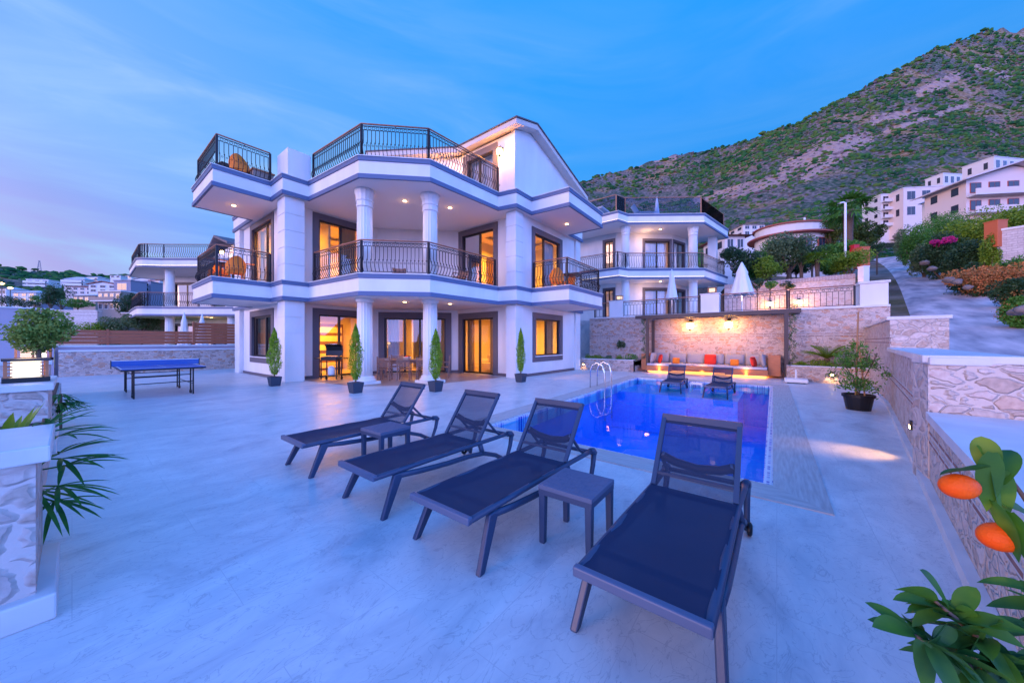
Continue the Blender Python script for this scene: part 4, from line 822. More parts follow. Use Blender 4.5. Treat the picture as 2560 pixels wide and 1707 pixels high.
# ------------------------------------------------------------------ sun loungers
def lounger(label, group):
    t = thing('sun_lounger', label, 'sun lounger', group=group)
    W = .285
    m = MB()   # side rails, foot bar with a pale lip, head bar
    for s in (-1, 1):
        m.tube([(0.0, s * W, .352), (.6, s * W, .352), (1.3, s * W, .348), (1.62, s * (W + .01), .35), (1.80, s * (W + .015), .352)], .025, 8, flat=.9)
        m.tube([(1.78, s * (W + .015), .352), (1.84, s * (W + .02), .345), (1.87, s * (W + .02), .315)], .034, 8)
        m.tube([(.24, s * (W + .015), .315), (.45, s * (W + .02), .290), (.8, s * (W + .02), .262), (1.1, s * (W + .02), .252), (1.34, s * (W + .02), .225), (1.55, s * (W + .02), .15), (1.72, s * (W + .02), .05)], .021, 8, flat=1.25)
        m.tube([(1.3, s * W, .34), (1.32, s * (W + .02), .23)], .028, 6)
    m.tube([(1.80, -W, .34), (1.80, W, .34)], .02, 8); m.tube([(1.3, -W, .33), (1.3, W, .33)], .018, 8); m.tube([(.3, -W, .31), (.3, W, .31)], .018, 8)
    m.build('frame', 'plas', t, smooth=True)
    m = MB(); m.box(-.012, .03, -W - .02, W + .02, .332, .382); m.build('foot_bar', 'plast', t, bevel=.008)
    for s in (-1, 1):
        m = MB(); m.add([(x + dx * w_, s * (W + .012) + y_ + dy * .021, z) for x, y_, z, w_ in ((.235, 0, .335, .048), (.07, s * .035, 0, .026)) for dx, dy in ((-1, -1), (1, -1), (1, 1), (-1, 1))], [(3, 2, 1, 0), (4, 5, 6, 7), (0, 1, 5, 4), (1, 2, 6, 5), (2, 3, 7, 6), (3, 0, 4, 7)])
        m.build('leg', 'plas', t, bevel=.008)
        m = MB(); m.tube([(1.86, s * (W + .02), .33), (1.83, s * (W + .022), .2), (1.77, s * (W + .026), .08), (1.75, s * (W + .03), 0)], .024, 8, rs=[.03, .025, .022, .024]); m.build('leg', 'plas', t, smooth=True)
        m = MB(); m.ring((1.66, s * (W + .05), .055), (0, 1, 0), .035, .018, 14, 6); m.build('wheel', 'black', t, smooth=True)
    # seat sling, slightly sagging
    def sheet(pts, y0, y1, sag, n=14):
        V = []; F = []; k = 8
        for i in range(len(pts)):
            for j in range(k + 1):
                a = -1 + 2 * j / k; V.append((pts[i][0], y0 + (y1 - y0) * j / k, pts[i][1] - sag * (1 - a * a) * math.sin(math.pi * i / (len(pts) - 1)) ** .5))
        return V, [(i * (k + 1) + j, i * (k + 1) + j + 1, (i + 1) * (k + 1) + j + 1, (i + 1) * (k + 1) + j) for i in range(len(pts) - 1) for j in range(k)]
    m = MB(); V, F = sheet([(.02 + 1.26 * i / 14, .372 - .005 * math.sin(i * 1.3)) for i in range(15)], -W, W, .026); m.add(V, F); m.build('seat_sling', 'sling', t, smooth=True, fix=False)
    # backrest
    dx, dz = .36, .49; b0 = (1.29, .372); b1 = (b0[0] + dx, b0[1] + dz)
    m = MB()
    for s in (-1, 1): m.bar((b0[0], s * (W - .01), b0[1]), (b1[0], s * (W - .01), b1[1]), .034, .026)
    m.bar((b1[0] - .02, -W, b1[1] - .027), (b1[0] - .02, W, b1[1] - .027), .022, .075); m.bar((b0[0] + .06, -W, b0[1] + .08), (b0[0] + .06, W, b0[1] + .08), .02, .02)
    br = m.build('backrest', 'plas', t)
    m = MB(); V, F = sheet([(b0[0] + dx * i / 8, b0[1] + dz * i / 8) for i in range(9)], -W + .012, W - .012, -.008); m.add(V, F); m.build('back_sling', 'slingb', br, smooth=True, fix=False)
    m = MB(); q = (b0[0] + dx * .36 + .03, b0[1] + dz * .36)
    m.tube([(q[0], -W + .03, q[1] + .02), (q[0] + .03, -.16, q[1] - .03), (q[0] + .04, 0, q[1] - .055), (q[0] + .03, .16, q[1] - .03), (q[0], W - .03, q[1] + .02)], .022, 8, flat=1.6); m.build('cross_brace', 'plas', br, smooth=True)
    for s in (-1, 1): MB().tube([(q[0], s * (W - .03), q[1] + .02), (1.62, s * (W - .03), .40), (1.68, s * (W - .02), .36)], .016, 6).build('prop', 'plas', br, smooth=True)
    return t
L = lounger('nearest and rightmost of the four dark sun loungers, its foot end toward the viewer', 'dark sun loungers in a row before the pool'); L.location = (1.54, .50, 0)
for y, lab in ((1.84, 'third dark sun lounger from the left, with a side table on its right'), (2.95, 'second dark sun lounger from the left, between two others'), (4.38, 'leftmost dark sun lounger, with a side table beside its middle')): dup(L, (1.54, y, 0), 0, lab)
a = dup(L, (12.35, 2.85, -.25), R(4), 'left of the two brown loungers standing on the shallow shelf of the pool'); a['group'] = 'brown loungers on the pool shelf'
b = dup(L, (12.0, 1.50, -.25), R(-2), 'right of the two brown loungers standing on the shallow shelf of the pool'); b['group'] = 'brown loungers on the pool shelf'
t = thing('side_table', 'small low table between the two loungers in the pool', 'side table', (13.35, 2.2, -.255)); MB().box(-.2, .2, -.2, .2, .27, .31).build('table_top', 'white', t)
for x in (-.17, .17):
    for y in (-.17, .17): MB().box(x - .02, x + .02, y - .02, y + .02, 0, .27).build('leg', 'white', t)
def stool(label):
    t = thing('side_table', label, 'side table', group='graphite side tables between the loungers'); w = .212
    m = MB(); m.box(-w, w, -w, w, .405, .436)
    for i in range(7):   # raised strips of the basket pattern
        for j in range(4):
            x = -w + .03 + i * .0565; y = -w + .02 + j * .104 + (.05 if i % 2 else 0)
            m.box(x, x + .044, y, min(y + .09, w - .015), .4365, .4385)
    m.build('table_top', 'plast', t, bevel=.003)
    m = MB(); m.strip([(-w, -w), (w, -w), (w, w), (-w, w)], .03, -.002, .365, .404); m.build('apron', 'plas', t)
    for a in (-1, 1):
        for b in (-1, 1):
            m = MB(); m.add([(a * (w - e) + dx * h, b * (w - e) + dy * h, z) for z, e, h in ((.404, .028, .026), (0, .026, .021)) for dx, dy in ((-1, -1), (1, -1), (1, 1), (-1, 1))], [(3, 2, 1, 0), (4, 5, 6, 7), (0, 1, 5, 4), (1, 2, 6, 5), (2, 3, 7, 6), (3, 0, 4, 7)]); m.build('leg', 'plas', t, bevel=.006)
    return t
st = stool('near graphite side table with woven top between the two nearest loungers'); st.location = (2.35, 1.20, 0); st.rotation_euler = (0, 0, R(1))
dup(st, (2.40, 3.85, 0), R(2), 'far graphite side table between the two leftmost loungers')
# ------------------------------------------------------------------ table tennis
t = thing('table_tennis_table', 'blue table tennis table with net on black wheeled legs', 'table tennis table', (1.55, 14.35, 0))
hx, hy, z = .80, 1.42, .80
for s in (-1, 1):
    p = MB().box(-hx, hx, min(s * .006, s * hy), max(s * .006, s * hy), z - .02, z).build('playing_surface', 'ttop', t)
    m = MB(); ya, yb = sorted((s * .01, s * hy)); m.box(-hx, -hx + .02, ya, yb, z + .0005, z + .002); m.box(hx - .02, hx, ya, yb, z + .0005, z + .002); m.box(-hx + .021, hx - .021, s * hy - (.02 if s > 0 else 0), s * hy + (0 if s > 0 else .02), z + .0005, z + .002); m.box(-.004, .004, ya + .02, yb - .02, z + .0005, z + .002); m.build('line', 'wline', p)
    MB().strip([(-hx, ya), (hx, ya), (hx, yb), (-hx, yb)], .02, .008, z - .06, z - .021).build('rim', 'black', p)
m = MB(); m.box(-hx - .1, hx + .1, -.003, .003, z + .01, z + .155); n_ = m.build('net', 'net', t); MB().box(-hx - .1, hx + .1, -.006, .006, z + .156, z + .17).build('net_tape', 'wline', n_)
for s in (-1, 1): MB().box(s * (hx + .1) - .01, s * (hx + .1) + .01, -.012, .012, z - .05, z + .175).build('net_post', 'black', t)
for sx in (-1, 1):
    for y in (-1.2, -.85, .85, 1.2):
        MB().tube([(sx * .57, y, z - .02), (sx * .57, y, .05 if abs(y) < 1 else .01)], .018, 8).build('leg', 'black', t)
        if abs(y) < 1:
            for q in (-.07, .07): MB().ring((sx * .57, y + q, .04), (1, 0, 0), .025, .016, 12, 6).build('wheel', 'black', t)
            MB().box(sx * .57 - .012, sx * .57 + .012, y - .1, y + .1, .07, .095).build('castor_bar', 'black', t)
for y in (-1.2, 1.2, -.85, .85):
    MB().tube([(-.57, y, .38 if abs(y) > 1 else .55), (.57, y, .38 if abs(y) > 1 else .55)], .012, 6).build('crossbar', 'black', t)
for x in (-.57, .57): MB().tube([(x, -1.2, .30 if x > 0 else .62), (x, 1.2, .30 if x > 0 else .62)], .012, 6).build('side_bar', 'black', t)
# ------------------------------------------------------------------ potted cypresses
def pot(t, r0, r1, h, mt='pot', sq=False):
    if sq:
        m = MB(); m.add([(sx * r, sy * r, z) for r, z in ((r0, 0), (r1, h), (r1 - .015, h), (r1 - .03, h - .04)) for sx, sy in ((-1, -1), (1, -1), (1, 1), (-1, 1))], [(3, 2, 1, 0)] + [(k * 4 + i, k * 4 + (i + 1) % 4, k * 4 + 4 + (i + 1) % 4, k * 4 + 4 + i) for k in range(3) for i in range(4)])
    else:
        m = MB(); m.lathe([(r0, 0), (r0 + (r1 - r0) * .8, h * .82), (r1 + .012, h * .83), (r1 + .015, h), (r1 - .012, h), (r1 - .02, h - .04), (.01, h - .04)], 0, 0, 24)
    m.build('pot', mt, t, smooth=False)
    m = MB(); m.lathe([(r1 - .03, h - .06), (r1 - .03, h - .035), (.02, h - .025)], 0, 0, 16 if not sq else 4); m.build('soil', 'soil', t)
def cypress(x, y, H, w, seed, label):
    t = thing('potted_cypress', label, 'potted tree', (x, y, 0), group='potted cypresses along the villa'); g = np.random.default_rng(seed)
    pot(t, .13, .17, .31, sq=True)
    MB().tube([(0, 0, .27), (.01, 0, .6), (0, .01, 1.1), (0, 0, H - .2)], .018, 6, rs=[.022, .016, .012, .004]).build('stem', 'bark', t)
    n = 5200; u = g.random(n) ** .85; z = .38 + (H - .38) * u; prof = np.interp(u, [0, .08, .25, .5, .75, .92, 1], [.35, .62, 1, .95, .66, .28, .03]) * w
    a = g.random(n) * 6.283; rr = prof * np.sqrt(g.uniform(.15, 1, n)) * (1 + .22 * np.sin(a * 3 + z * 9 + seed) + .12 * np.sin(a * 5 - z * 17))
    leaves('foliage', 'cypress', t, np.stack([rr * np.cos(a), rr * np.sin(a), z + g.normal(0, .02, n)], 1), .05, seed, .34, -1.3)
    return t
cypress(4.2, 13.42, 1.92, .20, 3, 'potted cypress at the left front corner pilaster, leftmost of four')
cypress(5.08, 9.72, 1.98, .19, 5, 'potted cypress standing before the left round column')
cypress(6.7, 8.1, 1.86, .185, 7, 'potted cypress standing before the right round column')
cypress(10.2, 7.5, 1.97, .155, 9, 'slim potted cypress at the right pilaster of the villa, rightmost of four')
# ------------------------------------------------------------------ barbecue
t = thing('barbecue_grill', 'black barbecue grill trolley with raised hood before the lit kitchen door', 'barbecue', (6.15, 13.6, 0), R(-52))
MB().box(-.3, .3, -.22, .22, .78, .92).build('firebox', 'black', t, bevel=.01)

m = MB(); pr = [(.22, .94), (.26, 1.15), (.22, 1.32), (.10, 1.40), (.06, 1.38), (.17, 1.30), (.21, 1.15), (.18, .95)]
m.add([(-.32, y, z) for y, z in pr] + [(.32, y, z) for y, z in pr], [tuple(range(8)), tuple(range(15, 7, -1))] + [(i, (i + 1) % 8, 8 + (i + 1) % 8, 8 + i) for i in range(8)])
h = m.build('hood', 'black', t); MB().tube([(-.2, .02, 1.40), (.2, .02, 1.40)], .012, 6).build('handle', 'chrome', h)
for k in range(3): MB().box(-.28, .28, -.1 + k * .09, -.08 + k * .09, .921, .93).build('grate', 'chrome', t)
MB().box(-.56, -.31, -.2, .2, .84, .87).build('side_shelf', 'black', t); MB().box(.31, .56, -.2, .2, .84, .87).build('side_shelf', 'black', t)
for x in (-.29, .29):
    for y in (-.2, .2): MB().box(x - .018, x + .018, y - .018, y + .018, .06, .78).build('leg', 'black', t)
MB().box(-.3, .3, -.21, .21, .17, .2).build('bottom_shelf', 'black', t)
for x in (-.3, .3): MB().ring((x, .2, .07), (1, 0, 0), .05, .02, 14, 6).build('wheel', 'black', t)
m = MB(); m.lathe([(.12, .2), (.13, .24), (.13, .46), (.1, .52), (.04, .56)], 0, 0, 14); m.build('gas_bottle', 'white', t, smooth=True)
# ------------------------------------------------------------------ dining set on the porch
wd = mat('weathered teak', (.30, .17, .13), .6, noise=(9, (.22, .12, .09))); M['wteak'] = wd
def chair(label, group, mt='wteak', back=.92):
    t = thing('chair', label, 'chair', group=group)
    MB().box(-.24, .24, -.23, .23, .42, .45).build('seat', mt, t, bevel=.008)
    for x in (-.22, .22):
        MB().bar((x, -.2, 0), (x, -.2, .42), .04, .04).build('leg', mt, t); MB().bar((x, .2, 0), (x, .24, back), .04, .04).build('leg', mt, t)
        MB().box(x - .03, x + .03, -.22, .2, .63, .655).build('armrest', mt, t); MB().box(x - .015, x + .015, -.2, -.17, .45, .63).build('arm_post', mt, t)
    m = MB()
    for k in range(5): zz = .52 + k * (back - .55) / 5; m.box(-.2, .2, .205 + k * .006, .225 + k * .006, zz, zz + .05)
    m.build('back_slats', mt, t)
    return t
dx, dy = .7071, -.7071; cx, cy = 8.35, 11.85
t = thing('dining_table', 'teak dining table set for a meal on the porch between the columns', 'dining table', (cx, cy, .012), R(-45))
MB().box(-1.05, 1.05, -.45, .45, .73, .77).build('table_top', 'wteak', t); MB().strip([(-.95, -.36), (.95, -.36), (.95, .36), (-.95, .36)], .03, 0, .65, .729).build('apron', 'wteak', t)
for x in (-.92, .92):
    for y in (-.34, .34): MB().box(x - .04, x + .04, y - .04, y + .04, 0, .65).build('leg', 'wteak', t)
G = 'teak chairs round the porch dining table'; c0 = None
for i, (s, side, lab) in enumerate([(-.72, -1, 'slatted teak chair at the left end of the near side of the dining table'), (0, -1, 'slatted teak chair in the middle of the near side of the dining table'), (.72, -1, 'slatted teak chair on the near side of the dining table behind the right column'), (-.6, 1, 'teak chair on the far side of the dining table, left'), (.6, 1, 'teak chair on the far side of the dining table, right')]):
    x, y = cx + dx * s + side * .7071 * .68, cy + dy * s + side * .7071 * .68; rz = R(-45) + (R(180) if side < 0 else 0)
    if c0 is None: c0 = chair(lab, G); c0.location = (x, y, .012); c0.rotation_euler = (0, 0, rz)
    else: dup(c0, (x, y, .012), rz, lab)
dup(c0, (cx + dx * 1.45, cy + dy * 1.45, .012), R(-135), 'teak chair at the right end of the dining table')
t = thing('fruit_bowl', 'bowl of fruit in the middle of the dining table', 'bowl', (cx, cy, .783)); MB().lathe([(.06, 0), (.14, .05), (.17, .09), (.15, .09), (.05, .03)], 0, 0, 16).build('bowl', 'white', t, smooth=True)
for k in range(5): MB().lathe([(.001, .06), (.03, .07), (.042, .1), (.03, .13), (.001, .14)], .07 * math.cos(k * 1.3), .07 * math.sin(k * 1.3), 8).build('fruit', 'fruit' if k % 2 else 'red', t, smooth=True)
for i, (s, q, lab) in enumerate([(-.72, -.25, 'left'), (.0, -.28, 'middle'), (.72, -.25, 'right')]):
    MB2 = MB().lathe([(.11, 0), (.13, .012), (.10, .014)], 0, 0, 18).build('plate', 'white', None); MB2.location = (cx + dx * s + q * .7071, cy + dy * s + q * .7071, .783); tag(MB2, 'white plate on the near side of the dining table, %s of three' % lab, 'plate')
# ------------------------------------------------------------------ balcony furniture
def wicker(label, group, mt='wicker'):
    t = thing('wicker_armchair', label, 'armchair', group=group)
    MB().box(-.27, .27, -.26, .26, .30, .42).build('seat', mt, t, bevel=.04)
    m = MB(); n = 12; V = []
    for r, o in ((.29, 0), (.24, 0)):
        for z in (0, 1):
            for i in range(n + 1):
                a = math.pi * (-.08 + 1.16 * i / n); hgt = .40 if z == 0 else .62 + .30 * math.sin(a) ** 2 if math.sin(a) > 0 else .62
                V.append((r * 1.08 * math.cos(a), r * math.sin(a) + .02 + (.05 * z if math.sin(a) > 0 else 0), hgt))
    k = n + 1
    F = [(i, i + 1, k + i + 1, k + i) for i in range(n)] + [(2 * k + i + 1, 2 * k + i, 3 * k + i, 3 * k + i + 1) for i in range(n)] + [(k + i, k + i + 1, 3 * k + i + 1, 3 * k + i) for i in range(n)] + [(0, k, 3 * k, 2 * k), (n, 2 * k + n, 3 * k + n, k + n)]
    m.add(V, F); m.build('backrest', mt, t, smooth=True)
    for x in (-.22, .22):
        for y in (-.2, .22): MB().box(x - .022, x + .022, y - .022, y + .022, 0, .31).build('leg', mt, t)
    return t
def ptable(x, y, z, label, h=.72, w=.4, mt='wickd'):
    t = thing('balcony_table', label, 'table', (x, y, z), .2); MB().box(-w, w, -w, w, h - .04, h).build('table_top', mt, t)
    for a in (-1, 1):
        for b in (-1, 1): MB().box(a * w * .85 - .02, a * w * .85 + .02, b * w * .85 - .02, b * w * .85 + .02, 0, h - .04).build('leg', mt, t)
z1 = 3.725; z2 = 7.535; g = 'orange wicker armchairs on the balconies'
w0 = wicker('orange wicker armchair nearest the front corner of the left first floor balcony', g); w0.location = (3.75, 16.0, z1); w0.rotation_euler = (0, 0, R(175))
w0['label'] = 'orange wicker armchair with its back to the front of the left first floor balcony'
dup(w0, (3.55, 17.35, z1), R(20), 'orange wicker armchair at the far side of the left first floor balcony table'); ptable(3.65, 16.7, z1, 'dark square table between the wicker chairs of the left first floor balcony')
dup(w0, (3.9, 16.1, z2), R(150), 'orange wicker armchair with high back on the left roof terrace'); dup(w0, (4.35, 17.1, z2), R(60), 'orange wicker armchair on the left roof terrace beyond the table'); ptable(3.75, 16.9, z2, 'dark table on the left roof terrace')
dup(w0, (12.9, 7.55, z1), R(120), 'orange wicker armchair by the door of the right first floor balcony'); dup(w0, (14.2, 7.7, z1), R(-100), 'orange wicker armchair at the far end of the right first floor balcony'); ptable(13.55, 7.15, z1, 'dark table on the right first floor balcony', .74, .36)
t = thing('planter_box', 'brown box bench on the left roof terrace beside the parapet', 'bench', (4.45, 15.75, z2)); MB().box(-.3, .35, -.3, .3, .05, .4).build('box', 'hb', t); MB().box(-.34, .39, -.34, .34, .401, .45).build('lid', 'teak', t)
pc = chair('pinkish patio chair on the left part of the central balcony', 'patio chairs on the central balcony', 'wteak', .74); pc.location = (8.0, 11.9, z1); pc.rotation_euler = (0, 0, R(-40)); dup(pc, (9.9, 10.4, z1), R(-90), 'pinkish patio chair on the right part of the central balcony'); ptable(9.0, 11.3, z1, 'low patio table against the back of the central balcony', .42, .34, 'wteak')
# ------------------------------------------------------------------ plants of the terrace
def blade(m, p, dirv, L, w, droop, n=6, twist=0, fold=.25):
    """an arching pointed leaf"""
    p = Vector(p); d = Vector(dirv).normalized(); side = d.cross(Vector((0, 0, 1)));
    side = Vector((1, 0, 0)) if side.length < .05 else side.normalized(); side = (Matrix.Rotation(twist, 3, d) @ side); V = []
    for i in range(n + 1):
        u = i / n; c = p + d * (L * u) + Vector((0, 0, -droop * L * u * u)); ww = w * (math.sin(math.pi * min(1, u * .93 + .07)) ** .75) if u < 1 else 0
        up = Vector((0, 0, 1)) * fold * ww
        V += [c - side * ww / 2 + up, c, c + side * ww / 2 + up]
    F = []
    for i in range(n):
        a = 3 * i; F += [(a, a + 1, a + 4, a + 3), (a + 1, a + 2, a + 5, a + 4)]
    m.add(V, F)
def fan(m, p, dirv, n, L, w, spread, rnd, droop=.35):
    d = Vector(dirv).normalized(); s = d.cross(Vector((0, 0, 1))).normalized(); 
    for i in range(n):
        a = spread * (-1 + 2 * i / (n - 1)); q = d * math.cos(a) + s * math.sin(a) + Vector((0, 0, rnd.uniform(-.12, .2)))
        blade(m, p, q, L * rnd.uniform(.8, 1.1) * (1 - .2 * abs(a / spread)), w, droop * rnd.uniform(.6, 1.5), 6)
def left_palm():
    r = random.Random(5); t = thing('palm_plant', 'leafy palm with long pointed leaves just behind the nearest stone pier', 'palm', (-.26, 4.15, .44))
    bx = []
    for k, (dx, dy, h) in enumerate([(.06, -.05, .25), (.10, .05, .50), (0, .02, .36), (-.1, .1, .58)]):
        MB().tube([(dx * .3, dy * .3, -.1 if k else -.42), (dx, dy, h * .5), (dx * 1.4, dy * 1.4, h)], .012, 6).build('cane', 'bark', t)
    m = MB()
    for x, y, z, D in [(.10, 0, .34, (.62, -.78, .30)), (.08, -.02, .24, (.75, -.5, -.1)), (.10, -.05, .05, (.62, -.78, .0)), (.10, .0, -.03, (.5, -.8, -.2)), (.05, .05, .30, (.4, .6, .35)), (-.06, 0, .3, (-.3, -.4, .5)), (.10, -.03, .15, (.8, -.6, .15)), (.06, -.05, .10, (.3, -.9, -.3)), (.06, 0, .36, (.6, -.5, .7)), (.10, -.03, .20, (.7, -.7, .45))]:
        b = Vector((x, y, z)); e = b + Vector(D).normalized() * .16
        m.tube([(0.02, 0, max(-.1, z - .3)), b, e], .006, 5); fan(m, e, D, 7, .36, .026, 1.0, r, .25)
    m.build('fronds', 'palm', t, fix=False, smooth=True)
left_palm()
r = random.Random(2); t = thing('agave_plant', 'spiky sword leaved plant showing over the cap of the nearest stone pier', 'agave', (-.36, 4.75, .44)); m = MB()
for k in range(16): a = k * 2.4; blade(m, (0, 0, 0), (math.cos(a) * .4, math.sin(a) * .4, 1.1), r.uniform(.52, .68), .075, .08, 5, 0, .35)
m.build('leaves', 'leafy', t, fix=False)
r = random.Random(9); t = thing('palm_plant', 'small dark palm at the foot of the second stone pier', 'palm', (-.12, 9.75, 0.0)); m = MB()
for k in range(12): a = k * 2.4; fan(m, (0, 0, .25 + r.random() * .35), (math.cos(a), math.sin(a), r.uniform(-.1, .6)), 5, .38, .035, .8, r, .5)
m.build('fronds', 'palm', t, fix=False); MB().tube([(0, 0, 0), (0, 0, .6)], .02, 6).build('cane', 'bark', t)
# round topiary
t = thing('topiary_tree', 'round clipped light green topiary tree behind the big lantern', 'topiary', (-.40, 11.3, .44))
MB().tube([(0, 0, 0), (.02, 0, .4), (0, .02, .95)], .035, 8).build('trunk', 'bark', t)
leaves('crown', 'ficus', t, crownpts((.46, .46, .42), 5200, 4, 30, .45, 1, 1.28), .06, 4, .6)
# staked shrub in black pot
t = thing('potted_shrub', 'leafy shrub tied to bamboo stakes in a black pot by the right wall', 'potted plant', (10.62, -1.42, 0)); pot(t, .2, .26, .34, 'black')
for a, b, c, d, h in ((-.03, .05, .0, 0, 2.15), (.12, .02, .03, 0, 1.95), (-.16, -.08, -.04, 0, 1.5)): MB().tube([(a, b, .28), (c, d, h)], .014, 6).build('stake', 'stake', t)
g_ = np.random.default_rng(11); P = []
for k in range(34):
    zz = g_.uniform(.42, 1.5); a = g_.random() * 6.28; rr = g_.uniform(.05, .42) * (1.15 - abs(zz - .75) * .7); P.append(np.stack([rr * np.cos(a) + g_.normal(0, .06, 42), rr * np.sin(a) + g_.normal(0, .06, 42), zz + g_.normal(0, .06, 42)], 1))
leaves('foliage', 'leaf', t, np.concatenate(P), .075, 12, .36, .3)
m = MB(); 
for k in range(9): a = k * .7; m.tube([(0, 0, .3), (.1 * math.cos(a), .1 * math.sin(a), .7), (.3 * math.cos(a), .3 * math.sin(a), .9 + .05 * k)], .006, 4)
m.build('branches', 'bark', t)
# cycas and small shrubs in the planters
r = random.Random(4); t = thing('cycas_palm', 'dark green sago palm in the planter right of the pergola', 'sago palm', (17.5, -1.5, .52)); m = MB()
for k in range(26):
    a = k * 2.4; el = r.uniform(.45, 1.7); D = Vector((math.cos(a), math.sin(a), el)).normalized(); Lh = .95; pts = [Vector((0, 0, .32)) + D * Lh * u + Vector((0, 0, -.32 * u * u)) for u in (0, .25, .5, .75, 1)]
    m.tube(pts, .008, 4)
    for i in range(1, 16):
        u = i / 16; c = Vector((0, 0, .32)) + D * Lh * u + Vector((0, 0, -.32 * u * u)); s = D.cross(Vector((0, 0, 1))).normalized()
        for q in (-1, 1): blade(m, c, s * q + D * .6 + Vector((0, 0, .25)), .18 * (1.15 - u * .6), .024, .1, 2)
m.build('fronds', 'leafy', t, fix=False); MB().lathe([(.09, 0), (.11, .15), (.08, .34)], 0, 0, 10).build('trunk', 'bark', t)
for i, (x, y, s, mt) in enumerate([(17.2, 8.0, .36, 'leafy'), (17.2, 7.5, .30, 'leafy'), (17.2, 6.9, .28, 'leafg'), (17.2, 6.35, .30, 'leafy'), (17.2, 5.85, .36, 'leaf'), (17.0, -.7, .26, 'leafy'), (17.0, -1.1, .34, 'leafy'), (17.0, -1.5, .30, 'leafy'), (16.95, -1.95, .32, 'leafy'), (16.95, -2.35, .34, 'leaf')]):
    lab = ('bushy green plant in the left planter, number %d from the villa corner' % (i + 1)) if i < 5 else ('bushy green plant in the right planter, number %d from the pergola' % (i - 4))
    words = ['first', 'second', 'third', 'fourth', 'fifth']; lab = ('%s low green plant from the villa corner in the left planter' % words[i]) if i < 5 else ('%s low green plant from the pergola post in the right planter' % words[i - 5])
    t = thing('shrub', lab, 'shrub', (x, y, .52), group='low green plants in the planters'); leaves('foliage', mt, t, crownpts((s, s, s * .7), 700, 20 + i, 9, .5, 1, s * .35), .06, i, .5, -.5); MB().tube([(0, 0, -.02), (0, 0, s * .4)], .01, 5).build('stem', 'bark', t)
# climbers on the pergola posts and a plant high on the wall
for y, x, lab in ((5.2, 17.5, 'thin climbing plant on the left pergola post'), (-.48, 17.55, 'green climbing plant on the right pergola post')):
    t = thing('climbing_plant', lab, 'climber', (x, y, .5)); g_ = np.random.default_rng(int(y * 7) + 30); u = g_.random(900); a = u * 30
    leaves('foliage', 'leafg', t, np.stack([.09 * np.cos(a) + g_.normal(0, .045, 900), .09 * np.sin(a) + g_.normal(0, .06, 900), u * (2.5 if y < 0 else 2.2)], 1), .055, 3, .6)
    MB().tube([(.09 * math.cos(i * .8), .09 * math.sin(i * .8), i * .075) for i in range(30)], .007, 4).build('stem', 'bark', t)
t = thing('shrub', 'small plant growing out of the retaining wall left of the pergola', 'shrub', (18.38, 6.75, 1.25)); leaves('foliage', 'leafg', t, crownpts((.14, .24, .4), 420, 44, 8, .5), .09, 44, .4, .6); MB().tube([(.07, 0, -.2), (0, 0, .1)], .01, 5).build('stem', 'bark', t)
# step light on the right wall, small lamp in the planter wall
def step_light(x, y, z, n, label):
    t = thing('step_light', label, 'wall light', (x, y, z), math.atan2(n[1], n[0])); MB().box(0, .035, -.06, .06, -.05, .06).build('housing', 'black', t); MB().box(.036, .04, -.045, .045, -.04, .0).build('lens', 'lamp', t)
    return t
step_light(6.62, -1.39, .42, (.13, .99), 'small step light on the right boundary wall'); light('SPOT', (6.62, -1.30, .40), 42, (1, .52, .18), .06, (R(46), 0, R(8)), 80)
step_light(16.6, -1.55, .33, (-1, 0), 'small lit lamp in the right planter wall'); light('SPOT', (16.5, -1.55, .36), 40, (1, .6, .25), .02, (0, R(-35), 0), 90)
step_light(16.85, 8.2, .3, (-1, 0), 'small lit lamp on the planter beside the villa corner'); light('SPOT', (16.78, 8.2, .33), 40, (1, .6, .25), .02, (0, R(-35), 0), 90)
